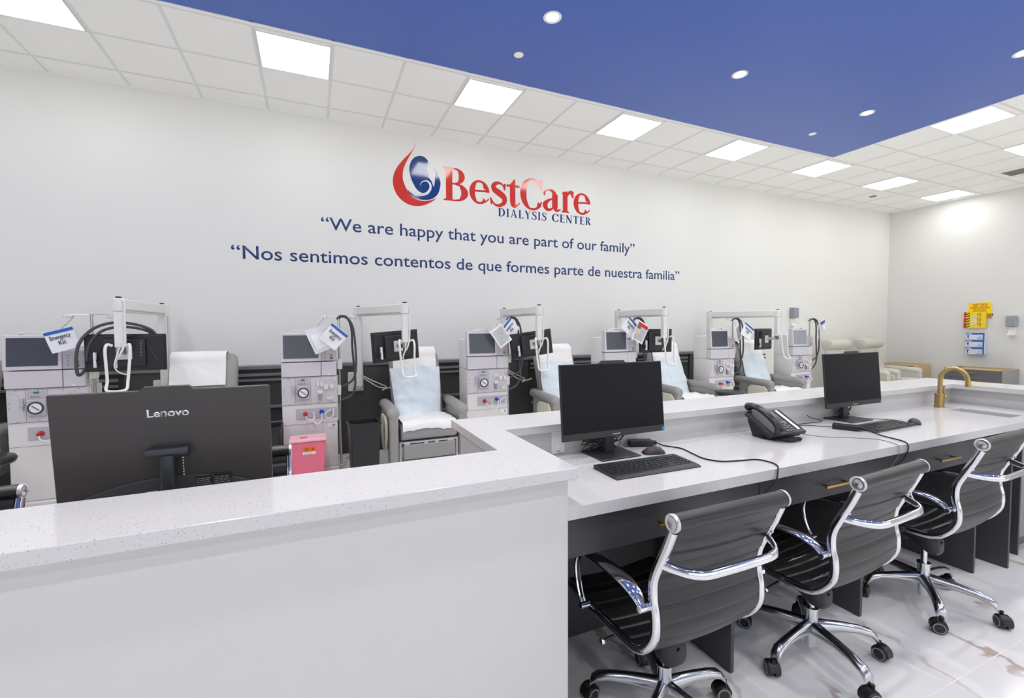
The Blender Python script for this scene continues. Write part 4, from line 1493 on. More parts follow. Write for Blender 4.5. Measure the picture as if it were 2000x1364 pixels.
def dialysis_machine(label, x0, num, screen_mat='machine_screen', cables=True):
    """x0 = left edge of the front, front plane at y = 4.8"""
    t_ = thing('dialysis_machine', label, 'dialysis machine', (x0 + 0.245, 4.80, 0), 0, 'dialysis machines beside the recliners')
    # lower cabinet, slightly wider rear tower
    MB().box(-0.245, 0.245, 0.0, 0.30, 0.10, 1.0).build('cabinet', 'machine_white', t_, 0.008, 3)
    MB().box(-0.245, 0.225, 0.055, 0.305, 1.0005, 1.335).build('tower', 'machine_white', t_, 0.012, 3)
    m = MB()
    m.box(-0.25, 0.25, -0.03, 0.33, 0.045, 0.099)
    bs = m.build('base', 'machine_white', t_, 0.01, 3)
    m = MB()
    for cx in (-0.21, 0.21):
        for cy in (0.01, 0.29):
            MB().cyl((cx - 0.012, cy, 0.0225), (cx + 0.012, cy, 0.0225), 0.0225, 0.0225, 16).build('caster', 'grey_plastic', bs)
    m.bm.free()
    # screen head
    m = MB()
    m.prism([(-0.028, 1.150), (0.055, 1.150), (0.055, 1.425), (-0.006, 1.425)], -0.247, 0.105, 'YZ')
    hd = m.build('screen_housing', 'machine_lilac', t_, 0.006, 3)
    m = MB()
    q = Matrix.Translation((0, -0.0295, 1.15)) @ Matrix.Rotation(-math.atan2(0.022, 0.275), 4, 'X')
    m.X = q
    m.box(-0.222, 0.082, -0.0015, 0.0015, 0.030, 0.252)
    m.build('display', screen_mat, hd)
    m = MB()
    pts = [(-0.17, 0.025, 1.424), (-0.13, 0.022, 1.442), (-0.07, 0.022, 1.447), (-0.01, 0.022, 1.442), (0.03, 0.025, 1.424)]
    m.bar(catmull(pts, 4), 0.010, 0.030, (0, 0, 1))
    m.build('top_handle', 'machine_white', hd)
    # control column right of the screen
    MB().box(0.1055, 0.247, -0.015, 0.054, 1.150, 1.295).build('control_panel', 'machine_grey', t_, 0.005)
    m = MB()
    m.box(0.185, 0.212, -0.0175, -0.0145, 1.192, 1.212)
    m.build('red_button', 'orange_label', t_, 0.002)
    m = MB()
    m.box(0.185, 0.212, -0.0175, -0.0145, 1.166, 1.186)
    m.build('green_button', 'green_led', t_, 0.002)
    m = MB()
    for k in range(5):
        m.box(0.135, 0.147, -0.0165, -0.0145, 1.175 + 0.02 * k, 1.180 + 0.02 * k)
    m.build('indicator', 'seam', t_)
    # drawer front below the screen
    MB().box(-0.243, 0.102, -0.022, 0.054, 1.005, 1.141).build('display_drawer', 'machine_lilac', t_, 0.005)
    MB().box(0.106, 0.245, -0.018, 0.054, 1.005, 1.141).build('side_drawer', 'machine_lilac', t_, 0.005)
    MB().box(0.163, 0.180, -0.0195, -0.0165, 1.010, 1.024).build('latch', 'white_plastic', t_)
    # blood module field
    y1 = -0.010
    fld = MB().box(-0.238, 0.238, y1, -0.0005, 0.735, 0.992).build('module_panel', 'machine_lilac', t_, 0.003)
    m = MB()
    for xx in (-0.126, 0.006):
        m.box(xx - 0.0012, xx + 0.0012, y1 - 0.001, y1 + 0.002, 0.736, 0.991)
    for xx, zz in ((-0.18, 0.985), (-0.05, 0.985), (0.10, 0.985), (0.2, 0.985), (-0.18, 0.742), (-0.05, 0.742), (0.07, 0.742), (0.2, 0.742)):
        m.box(xx - 0.004, xx + 0.004, y1 - 0.002, y1 + 0.002, zz - 0.003, zz + 0.003)
    m.build('seam', 'seam', fld)
    # pump: square housing, dark ring, pale rotor
    px, pz = -0.058, 0.850
    pm = MB().box(px - 0.056, px + 0.056, y1 - 0.028, y1 - 0.0003, pz - 0.064, pz + 0.064).build('blood_pump', 'machine_grey', t_, 0.006, 3)
    MB().lathe([(0.036, -0.029), (0.050, -0.029), (0.050, -0.034), (0.046, -0.038), (0.038, -0.034)], (px, y1, pz), 28, 'Y').build('ring', 'grey_plastic', pm)
    MB().lathe([(0.0, -0.0285), (0.0375, -0.0285), (0.0375, -0.033), (0.0, -0.034)], (px, y1, pz), 24, 'Y').build('rotor', 'white_plastic', pm)
    m = MB()
    m.X = Matrix.Translation((px, y1 - 0.035, pz)) @ Matrix.Rotation(math.radians(40), 4, 'Y')
    m.box(-0.028, 0.028, -0.003, 0.0015, -0.004, 0.004)
    m.build('crank', 'seam', pm)
    m = MB()
    m.box(px - 0.054, px + 0.052, y1 - 0.004, y1 - 0.0003, 0.925, 0.982)
    dsp = m.build('pump_control', 'machine_grey', t_, 0.002)
    MB().box(px - 0.020, px + 0.014, y1 - 0.0055, y1 - 0.0042, 0.962, 0.977).build('led_display', 'green_led', dsp)
    m = MB()
    for k in range(3):
        m.cyl((px - 0.03 + 0.02 * k, y1 - 0.008, 0.937), (px - 0.03 + 0.02 * k, y1 - 0.0042, 0.937), 0.005, 0.005, 10)
    m.build('key', 'seam', dsp)
    # air trap and clamp modules
    m = MB()
    m.box(-0.152, -0.138, y1 - 0.018, y1 - 0.0003, 0.835, 0.925)
    m.box(-0.156, -0.134, y1 - 0.022, y1 - 0.0003, 0.862, 0.880)
    m.build('arterial_clamp', 'machine_grey', t_, 0.002)
    m = MB()
    m.tube(catmull([(-0.232, y1 - 0.004, 0.90), (-0.228, y1 - 0.006, 0.955), (-0.195, y1 - 0.006, 0.978), (-0.16, y1 - 0.006, 0.96), (-0.145, y1 - 0.008, 0.92), (-0.145, y1 - 0.01, 0.80), (-0.135, y1 - 0.01, 0.755)], 6), 0.0016, 6)
    m.build('tubing', 'tube_clear', t_)
    m = MB()
    m.tube(catmull([(0.13, y1 - 0.008, 0.945), (0.15, y1 - 0.008, 0.978), (0.19, y1 - 0.008, 0.975), (0.215, y1 - 0.008, 0.93), (0.205, y1 - 0.01, 0.89), (0.175, y1 - 0.008, 0.86), (0.17, y1 - 0.01, 0.80)], 6), 0.0022, 6)
    m.build('tubing', 'tube_clear', t_)
    m = MB()
    m.box(0.062, 0.086, y1 - 0.018, y1 - 0.0003, 0.905, 0.940).box(0.092, 0.114, y1 - 0.018, y1 - 0.0003, 0.905, 0.940)
    m.build('pressure_port', 'machine_white', t_, 0.004)
    m = MB()
    m.box(0.125, 0.165, y1 - 0.026, y1 - 0.0003, 0.872, 0.915)
    m.build('air_detector', 'machine_cream', t_, 0.004)
    m = MB()
    m.box(0.178, 0.212, y1 - 0.026, y1 - 0.0003, 0.876, 0.914)
    m.build('venous_clamp', 'machine_cream', t_, 0.004)
    m = MB()
    m.cyl((0.090, y1 - 0.016, 0.770), (0.090, y1 - 0.016, 0.845), 0.015, 0.015, 16)
    ct_ = m.build('drip_chamber', 'disp_grey', t_)
    MB().box(0.066, 0.114, y1 - 0.034, y1 - 0.0003, 0.832, 0.862).build('chamber_clip', 'machine_cream', ct_, 0.004)
    m = MB()
    m.box(0.150, 0.172, y1 - 0.03, y1 - 0.0003, 0.770, 0.800)
    m.X = Matrix.Translation((0.186, y1 - 0.016, 0.786)) @ Matrix.Rotation(math.radians(35), 4, 'Y')
    m.box(-0.012, 0.012, -0.012, 0.0, -0.018, 0.018)
    m.build('heparin_holder', 'machine_cream', t_, 0.003)
    m = MB()
    for xx, zz in ((-0.222, 0.895), (-0.222, 0.850), (0.205, 0.955), (0.14, 0.95), (0.225, 0.94)):
        m.box(xx - 0.006, xx + 0.006, y1 - 0.008, y1 - 0.0003, zz - 0.005, zz + 0.005)
    m.build('tube_guide', 'machine_grey', t_, 0.001)
    # connector plate
    cp = MB().box(-0.125, 0.240, -0.008, -0.0005, 0.592, 0.692).build('connector_plate', 'machine_grey', t_, 0.002)
    for xx, zz, mt, r_ in ((-0.045, 0.640, 'red_plastic', 0.021), (0.100, 0.652, 'blue_plastic', 0.021)):
        m = MB()
        m.lathe([(0, -0.009), (r_, -0.009), (r_, -0.014), (r_ * 0.8, -0.024), (r_ * 0.45, -0.030), (r_ * 0.45, -0.045), (r_ * 0.6, -0.050), (r_ * 0.6, -0.058), (0, -0.060)], (xx, 0, zz), 20, 'Y')
        m.build('red_connector' if mt[0] == 'r' else 'blue_connector', mt, cp)
    m = MB()
    for xx, zz in ((0.028, 0.645), (0.175, 0.658), (0.207, 0.664)):
        m.lathe([(0, -0.009), (0.010, -0.009), (0.009, -0.02), (0.005, -0.03), (0, -0.03)], (xx, 0, zz), 14, 'Y')
    m.build('port', 'white_plastic', cp)
    m = MB()
    hose(m, [(-0.045, -0.05, 0.632), (-0.032, -0.062, 0.602), (0.0, -0.06, 0.585), (0.03, -0.05, 0.598), (0.030, -0.034, 0.640)], 0.0058)
    hose(m, [(0.028, -0.04, 0.61), (0.03, -0.06, 0.565), (0.06, -0.065, 0.545), (0.095, -0.06, 0.572), (0.103, -0.058, 0.645)], 0.0058)
    hose(m, [(0.165, -0.03, 0.658), (0.135, -0.05, 0.640), (0.135, -0.05, 0.605), (0.165, -0.05, 0.592), (0.20, -0.05, 0.612), (0.207, -0.03, 0.66)], 0.0052)
    m.build('dialysate_hose', 'tube_clear', t_)
    m = MB()
    m.box(-0.245, 0.245, -0.0012, 0.001, 0.540, 0.5425)
    m.box(-0.245, 0.245, -0.0012, 0.001, 0.731, 0.733)
    m.build('panel_joint', 'seam', t_)
    if num:
        pl = MB().box(0.155, 0.235, -0.0035, -0.0005, 0.488, 0.535).build('number_label', 'paper', t_)
        n_ = text_mesh(num, 'number', 'ink', pl, height=0.034, depth=0.0005, bold=0.02, align='CENTER')
        n_.location = (0.205, -0.0036, 0.499)
    # pole with hooks and the accessories on the right side
    m = MB()
    m.cyl((0.275, 0.06, 0.10), (0.275, 0.06, 1.595), 0.0105, 0.0105, 14)
    pole = m.build('pole', 'alu', t_)
    m = MB()
    for sx in (-1, 1):
        m.tube(catmull([(0.275, 0.06, 1.585), (0.275 + sx * 0.06, 0.05, 1.592), (0.275 + sx * 0.13, 0.035, 1.588), (0.275 + sx * 0.165, 0.03, 1.580), (0.275 + sx * 0.15, 0.03, 1.562), (0.275 + sx * 0.115, 0.03, 1.565), (0.275 + sx * 0.105, 0.035, 1.585)], 5), 0.0028, 6)
    m.build('hook', 'chrome', pole)
    m = MB()
    m.box(0.252, 0.30, 0.02, 0.09, 1.06, 1.16)
    m.build('pole_clamp', 'machine_cream', pole, 0.005)
    MB().box(0.250, 0.285, 0.03, 0.08, 0.80, 0.90).build('pole_clamp', 'machine_cream', pole, 0.005)
    m = MB()
    m.box(0.246, 0.256, 0.04, 0.07, 0.55, 1.0)
    m.build('wand_holder', 'machine_cream', t_, 0.002)
    m = MB()
    m.box(0.262, 0.272, 0.09, 0.11, 0.12, 0.70)
    m.build('wand_holder', 'machine_cream', t_, 0.002)
    if cables:
        m = MB()
        rx = 0.28
        hose(m, [(rx - 0.02, 0.05, 1.560), (rx + 0.02, 0.03, 1.590), (rx + 0.075, 0.01, 1.572), (rx + 0.125, 0.0, 1.48), (rx + 0.145, 0.0, 1.30), (rx + 0.15, 0.0, 1.10), (rx + 0.13, 0.02, 0.97), (rx + 0.06, 0.05, 0.90), (0.27, 0.06, 0.875)])
        hose(m, [(rx - 0.015, 0.07, 1.555), (rx + 0.03, 0.05, 1.585), (rx + 0.085, 0.03, 1.555), (rx + 0.115, 0.03, 1.45), (rx + 0.12, 0.03, 1.25), (rx + 0.135, 0.03, 1.05), (rx + 0.14, 0.03, 0.90), (rx + 0.11, 0.05, 0.80), (rx + 0.04, 0.06, 0.755), (0.262, 0.07, 0.745)])
        m.build('drain_hose', 'hose_grey', t_)
    return t_


MX = [-2.19, -0.275, 1.566, 3.39, 5.20, 6.955]
dialysis_machine('white dialysis machine at the far left, behind the large monitor seen from the back', MX[0], '', cables=False)
dialysis_machine('white dialysis machine numbered 10, with the pink bin standing in front', MX[1], '10')
dialysis_machine('white dialysis machine numbered 4, rising behind the corner of the raised counter', MX[2], '4')
dialysis_machine('white dialysis machine whose lower half is hidden by the near desk monitor', MX[3], '')
dialysis_machine('white dialysis machine right of the near desk monitor, above the desk phone', MX[4], '')
dialysis_machine('white dialysis machine farthest along the row, with a pale glare painted on its screen', MX[5], '', screen_mat='disp_grey')  # paler screen material stands in for the glare


# bags and papers hung on the poles
def hung(name, label, cat, px, pz, y, w_, h_, ang, kind, group, yaw=0.0, mi=None, dx=0.0):
    """a sheet hanging with its top edge at the turned angle; (px, pz) is the middle"""
    t_ = thing(name, label, cat, (px, y, pz), 0, group)
    Q = Matrix.Rotation(math.radians(yaw), 4, 'Z') @ Matrix.Rotation(math.radians(-ang), 4, 'Y')

    def part(nm, mt, x0, x1, z0, z1, lift_=0.0, th=0.004, wav=0.006, parent=t_):
        rows = []
        for i in range(7):
            v_ = i / 6
            r = []
            for j in range(7):
                u_ = j / 6
                x, z = x0 + (x1 - x0) * u_, z0 + (z1 - z0) * v_
                r.append((x, -lift_ + wav * math.sin(x * 26) * math.cos(z * 21), z))
            rows.append(r)
        m_ = MB(); m_.X = Q
        m_.sheet(rows, th)
        return m_.build(nm, mt, parent)

    if mi is not None:
        p0 = Q @ Vector((0, 0.004, h_ / 2 - 0.01))
        p1 = Vector((MX[mi] + 0.52 + dx - px, 4.832 - y, 1.572 - pz))
        MB().tube(catmull([p0, p0.lerp(p1, 0.5) + Vector((0.012, 0.0, 0.01)), p1], 5), 0.0022, 6).build('hang_cord', 'ink_grey', t_)
    if kind in ('bag', 'bag_small'):
        part('pouch', 'bag_white', -w_ / 2, w_ / 2, -h_ / 2, h_ / 2, 0.0, 0.010)
        part('zip_strip', 'zip_blue', -w_ / 2 - 0.002, w_ / 2 + 0.002, h_ / 2 - 0.028, h_ / 2 - 0.004, 0.006, 0.004)
        for txt, dz, wd in (('Emergency', 0.012, w_ * 0.72), ('Kit', -0.034, w_ * 0.26)):
            o_ = text_mesh(txt, 'word', 'ink', t_, width=wd, height=0.046, depth=0.0006, align='CENTER', bold=0.012)
            o_.matrix_basis = Q @ Matrix.Translation((0, -0.0135, dz))
    elif kind == 'purple_bag':
        part('pouch', 'bag_clear', -w_ / 2, w_ / 2, -h_ / 2, h_ / 2, 0.0, 0.010, 0.012)
        part('zip_strip', 'zip_purple', -w_ / 2, w_ / 2, h_ / 2 - 0.05, h_ / 2 - 0.004, 0.008, 0.004, 0.012)
        part('label_card', 'paper', -w_ * 0.3, w_ * 0.35, -h_ * 0.4, h_ * 0.1, 0.010, 0.002, 0.012)
    elif kind == 'clear':
        part('pouch', 'bag_clear', -w_ / 2, w_ / 2, -h_ / 2, h_ / 2, 0.0, 0.006, 0.010)
        part('content', 'paper', -w_ * 0.36, w_ * 0.36, -h_ * 0.36, h_ * 0.25, 0.007, 0.002, 0.010)
    elif kind in ('sheet', 'red_sheet'):
        part('page', 'paper', -w_ / 2, w_ / 2, -h_ / 2, h_ / 2, 0.0, 0.002, 0.003)
        m_ = MB(); m_.X = Q
        random.seed(int(px * 100))
        z = h_ / 2 - (0.085 if kind == 'red_sheet' else 0.035)
        while z > -h_ / 2 + 0.02:
            x = -w_ / 2 + (0.018 if kind == 'sheet' or z < -h_ * 0.1 else w_ * 0.42)
            while x < w_ / 2 - 0.02:
                l = random.uniform(0.01, 0.035)
                m_.box(x, min(x + l, w_ / 2 - 0.015), -0.0072, -0.0045, z, z + 0.0035)
                x += l + 0.006
            z -= 0.014
        m_.build('print', 'ink_grey', t_)
        if kind == 'red_sheet':
            part('red_banner', 'sign_red', -w_ / 2 + 0.012, w_ / 2 - 0.012, h_ / 2 - 0.065, h_ / 2 - 0.018, 0.004, 0.002, 0.003)
            part('picture', 'drawer_slate', -w_ / 2 + 0.014, -w_ * 0.12, h_ * 0.10, h_ * 0.26, 0.004, 0.002, 0.003)
            part('picture', 'wood', -w_ / 2 + 0.014, -w_ * 0.12, -h_ * 0.10, h_ * 0.07, 0.004, 0.002, 0.003)
    return t_


gb = 'labelled kit bags hung on the machine poles'
gp = 'papers hung on the machine poles'
hung('emergency_bag', 'white Emergency Kit zip bag tilted left, on the far left machine', 'bag', -1.80, 1.385, 4.70, 0.18, 0.17, 17, 'bag', gb, 0, 0, -0.1)
hung('emergency_bag', 'white Emergency Kit zip bag turned on the machine numbered 10', 'bag', 0.19, 1.385, 4.66, 0.185, 0.19, -41, 'bag', gb, 0, 1, 0)
hung('plastic_bag', 'crumpled clear plastic bag hung left of the kit bag on the machine numbered 10', 'bag', 0.07, 1.365, 4.69, 0.19, 0.24, 22, 'clear', gp, 0, 1, -0.13)
hung('paper_sheet', 'white printed sheet hung at a slant on the machine numbered 4', 'paper', 1.925, 1.375, 4.68, 0.17, 0.23, 36, 'sheet', gp, 0, 2, -0.12)
hung('emergency_bag', 'white kit bag with blue zip behind the slanted sheet on the machine numbered 4', 'bag', 2.065, 1.455, 4.74, 0.18, 0.18, 48, 'bag', gb, 8, 2, 0)
hung('emergency_bag', 'white kit bag with blue zip behind the red headed flyer', 'bag', 3.735, 1.475, 4.74, 0.18, 0.19, -42, 'bag', gb, 0, 3, -0.1)
hung('paper_flyer', 'white flyer with a red heading hung on the machine behind the near desk monitor', 'paper', 3.865, 1.40, 4.68, 0.19, 0.26, -28, 'red_sheet', gp, 0, 3, 0)
hung('paper_sheet', 'white printed sheet hung beside the screen of the machine above the desk phone', 'paper', 5.64, 1.375, 4.70, 0.15, 0.24, 28, 'sheet', gp, 20, 4, -0.1)
hung('emergency_bag', 'white kit bag with blue zip hung on the machine above the desk phone', 'bag', 5.76, 1.395, 4.64, 0.21, 0.19, -31, 'bag', gb, 0, 4, 0.1)
hung('paper_sheet', 'blank white sheet hung on the farthest dialysis machine', 'paper', 7.42, 1.37, 4.68, 0.14, 0.24, 12, 'sheet', gp, 30, 5, -0.1)
hung('plastic_bag', 'small clear bag with purple strip hung on the farthest dialysis machine', 'bag', 7.56, 1.475, 4.70, 0.12, 0.16, 20, 'purple_bag', gb, 0, 5, 0.1)
# cables looped over the far left pole
m = MB()
hose(m, [(-1.668, 4.78, 1.18), (-1.71, 4.70, 1.10), (-1.715, 4.68, 1.22), (-1.69, 4.68, 1.36), (-1.61, 4.70, 1.47), (-1.49, 4.72, 1.52), (-1.36, 4.74, 1.51), (-1.26, 4.76, 1.47), (-1.22, 4.78, 1.42)], 0.012)
hose(m, [(-1.64, 4.76, 1.14), (-1.655, 4.70, 1.24), (-1.63, 4.70, 1.36), (-1.56, 4.71, 1.45), (-1.46, 4.72, 1.485), (-1.36, 4.74, 1.48), (-1.27, 4.76, 1.45), (-1.235, 4.78, 1.40)], 0.011)
tag(m.build('drain_hoses', 'hose_grey'), 'two dark grey hoses arching from the far left machine to the TV', 'hose')


# ------------------------------------------------------------------ recliners
def recliner(label, loc, vinyl, group, rz=0.0, head=False):
    t_ = thing('recliner', label, 'treatment chair', loc, rz, group)
    # seat
    m = MB()
    m.prism([(-0.37, 0.36), (-0.385, 0.42), (-0.375, 0.475), (-0.33, 0.50), (-0.1, 0.485), (0.20, 0.455), (0.28, 0.45), (0.28, 0.34), (-0.30, 0.335)], -0.285, 0.285, 'YZ')
    m.build('seat', vinyl, t_, 0.02, 3)
    # back, leaning, rounded at the top
    bk = []
    for y, z, w_, d_ in ((0.16, 0.42, 0.27, 0.075), (0.22, 0.60, 0.28, 0.08), (0.30, 0.85, 0.285, 0.082), (0.365, 1.04, 0.285, 0.085), (0.40, 1.14, 0.282, 0.082), (0.42, 1.19, 0.268, 0.066), (0.43, 1.215, 0.235, 0.036)):
        ring = []
        for k in range(28):
            a = 2 * PI * k / 28
            ex = math.copysign(abs(math.cos(a)) ** 0.45, math.cos(a))
            ey = math.copysign(abs(math.sin(a)) ** 0.55, math.sin(a))
            ring.append((ex * w_, y + ey * d_ * 0.95, z + ey * d_ * 0.30))
        bk.append(ring)
    m = MB()
    m.loft(bk)
    m.build('backrest', vinyl, t_, angle=60)
    if head:
        m = MB()
        rings = []
        for x, s_ in ((-0.30, 0.75), (-0.285, 0.95), (-0.25, 1.0), (0.25, 1.0), (0.285, 0.95), (0.30, 0.75)):
            rings.append([(x, 0.335 + math.cos(a) * 0.115 * s_, 1.125 + math.sin(a) * 0.10 * s_) for a in (2 * PI * k / 20 for k in range(20))])
        m.loft(rings)
        m.build('head_cushion', vinyl, t_, angle=60)
    for s in (-1, 1):
        # padded arm: roll on top, upright front post
        xa = s * 0.355
        ring = []
        for y, z, r in ((0.27, 0.64, 0.045), (0.25, 0.645, 0.058), (0.1, 0.642, 0.062), (-0.15, 0.632, 0.062), (-0.30, 0.622, 0.064), (-0.345, 0.612, 0.060), (-0.365, 0.600, 0.045)):
            ring.append([(xa + math.cos(a) * r, y, z + math.sin(a) * r * 0.85) for a in (2 * PI * k / 20 for k in range(20))])
        m = MB()
        m.loft(ring)
        ar = m.build('armrest', vinyl, t_, angle=60)
        m = MB()
        m.prism([(-0.36, 0.13), (-0.37, 0.40), (-0.365, 0.57), (-0.33, 0.61), (0.18, 0.62), (0.18, 0.30), (-0.24, 0.28), (-0.27, 0.13)], xa - 0.045, xa + 0.045, 'YZ')
        m.build('side_panel', vinyl, ar, 0.018, 3)
        # folded cream side table outside the arm
        m = MB()
        m.prism([(-0.26, 0.24), (-0.32, 0.40), (-0.32, 0.53), (-0.27, 0.585), (-0.05, 0.585), (0.0, 0.54), (0.0, 0.40), (-0.10, 0.24)], xa + s * 0.052, xa + s * 0.078, 'YZ')
        m.build('side_table', 'tray_cream', t_, 0.006)
    # leg rest hanging below the seat
    m = MB()
    m.box(-0.265, 0.265, -0.372, -0.335, 0.155, 0.305)
    m.build('leg_rest', vinyl, t_, 0.012, 3)
    m = MB()
    m.box(-0.275, 0.275, -0.36, 0.20, 0.315, 0.332)
    m.box(-0.06, -0.02, -0.368, -0.33, 0.30, 0.334).box(0.05, 0.09, -0.368, -0.33, 0.30, 0.334).box(-0.255, -0.20, -0.366, -0.33, 0.305, 0.334).box(0.18, 0.255, -0.366, -0.33, 0.305, 0.334)
    m.build('mechanism', 'machine_grey', t_, 0.002)
    for s in (-1, 1):
        m = MB()
        m.box(s * 0.290 - 0.012, s * 0.290 + 0.012, -0.34, -0.30, 0.07, 0.33).box(s * 0.290 - 0.012, s * 0.290 + 0.012, 0.14, 0.18, 0.07, 0.33)
        m.box(s * 0.290 - 0.012, s * 0.290 + 0.012, -0.30, 0.14, 0.09, 0.115)
        m.build('frame', 'machine_grey', t_, 0.002)
    for s in (-1, 1):
        for cy in (-0.32, 0.16):
            MB().cyl((s * 0.290 - 0.012, cy, 0.035), (s * 0.290 + 0.012, cy, 0.035), 0.035, 0.035, 18).build('caster', 'grey_plastic', t_)
    return t_


def wobble(x, y, a):
    return a * (math.sin(x * 17.3 + y * 9.1) + math.sin(y * 23.7 - x * 6.2) + 0.6 * math.sin(x * 41 + y * 37))


def back_sheet(name, label, cat, loc, mat_, z0, z1, w_, off, over=False, group=None, amp=0.004, skew=0.0, flare=0.0):
    """cloth following the leaning backrest from z0 up to z1 (and over its top when asked)"""
    rows = []
    prof = []
    n = 22
    for i in range(n + 1):
        z = z0 + (z1 - z0) * i / n
        y = 0.16 + (z - 0.42) * (0.365 - 0.16) / (1.04 - 0.42) - 0.083 - off
        prof.append((y, z))
    if over:
        prof += [(0.315 - off, 1.185), (0.34, 1.222 + off), (0.40, 1.243 + off), (0.455, 1.235 + off), (0.505 + off, 1.195), (0.515 + off, 1.12)]
    for i, (y, z) in enumerate(prof):
        r = []
        for j in range(25):
            u = -1 + 2 * j / 24
            x = u * (w_ + flare * (i / len(prof) - 0.5)) + skew * (z - z0)
            edge = max(0, abs(u) - 0.86) * 0.10
            fold = 0.0 if over else 0.010 * math.exp(-((z - z0) / (z1 - z0) - 0.36) ** 2 / 0.0012) + 0.007 * math.exp(-((z - z0) / (z1 - z0) - 0.70) ** 2 / 0.0008) + 0.006 * math.exp(-u * u / 0.002)
            r.append((x, y - abs(wobble(x + loc[0], z, amp)) - fold + (edge if not over else edge * 0.3), z + (0 if over else 0.012 * math.sin(3.1 * u + loc[0]) * i / len(prof))))
        rows.append(r)
    m = MB()
    m.sheet(rows, 0.005)
    o = m.build(name, mat_, None, angle=80)
    o.location = loc
    return tag(o, label, cat, group)


def seat_sheet(label, loc, mat_, y0, y1, w_, hang, group=None, seed=1, skew=0.0):
    rows = []
    pts = [(y1, 0.51), ((y0 + y1) / 2, 0.515), (y0 + 0.04, 0.518), (y0, 0.51)]
    if hang > 0:
        pts += [(y0 - 0.018, 0.495), (y0 - 0.028, 0.495 - hang * 0.5), (y0 - 0.03, 0.495 - hang)]
    P = catmull([(0, a, b) for a, b in pts], 4)
    for i, p in enumerate(P):
        r = []
        for j in range(17):
            u = -1 + 2 * j / 16
            x = u * w_ + skew * (p.y - y1)
            dz = abs(wobble(x + seed, p.y * 1.7, 0.011))
            drop = 0.0
            if hang > 0 and i > len(P) * 0.55:
                drop = 0.02 * math.sin(u * 3.1 + seed) * (i / len(P))
            r.append((x, p.y, p.z + dz + drop))
        rows.append(r)
    m = MB()
    m.sheet(rows, 0.005)
    o = m.build('white_sheet', mat_, None, angle=80)
    o.location = loc
    return tag(o, label, 'sheet', group)


gr = 'grey treatment recliners along the wall'
CX = [-2.70, -0.965, 1.07, 2.90, 4.73, 6.50]
CY = 4.87
lb = ['grey treatment recliner at the left edge of the photo, mostly cut off',
      'grey treatment recliner behind the large monitor seen from the back',
      'grey treatment recliner in full view left of the counter corner, beside the black bin',
      'grey treatment recliner just left of the near desk monitor',
      'grey treatment recliner just right of the near desk monitor',
      'grey treatment recliner seen at a slant above the desk phone']
for k, x in enumerate(CX):
    recliner(lb[k], (x, CY, 0), 'vinyl_grey', gr)
gs_, gpd = 'white covers on the recliners', 'pale blue pads on the recliners'
wh = ['on the recliner behind the large rear-facing monitor', 'on the recliner beside the black bin', 'on the recliner left of the near desk monitor', 'on the recliner right of the near desk monitor', 'on the recliner above the desk phone']
for k in range(1, 6):
    back_sheet('headrest_cover', 'white cover over the headrest ' + wh[k - 1], 'cover', (CX[k] - (0.035 if k == 1 else 0.008), CY, 0), 'sheet_white', 0.93, 1.15, 0.225 if k == 1 else 0.243, 0.006, True, gs_, 0.0025)
for k in range(2, 6):
    back_sheet('underpad', 'pale blue pad hung on the backrest ' + wh[k - 1], 'pad', (CX[k] - 0.01, CY, 0), 'pad_blue', 0.50, 1.03, 0.262, 0.016, False, gpd, 0.0075, 0.0, 0.04 if k == 2 else -0.04)
    seat_sheet('white sheet spread on the seat ' + wh[k - 1], (CX[k], CY, 0), 'sheet_white', -0.36, 0.09, 0.272 if k < 5 else 0.285, 0.055 if k == 2 else 0.02, gs_, k)
seat_sheet('white sheet on the seat ' + wh[0], (CX[1], CY, 0), 'sheet_white', -0.36, 0.09, 0.26, 0.03, gs_, 9)
recliner('pale uncovered recliner in the far corner, left of a pair, behind the far desk monitor', (9.02, 5.02, 0), 'vinyl_cream', 'pale recliners in the far corner', 0, True)
recliner('pale uncovered recliner nearest the room corner, right of a pair', (10.12, 5.05, 0), 'vinyl_cream', 'pale recliners in the far corner', 0, True)


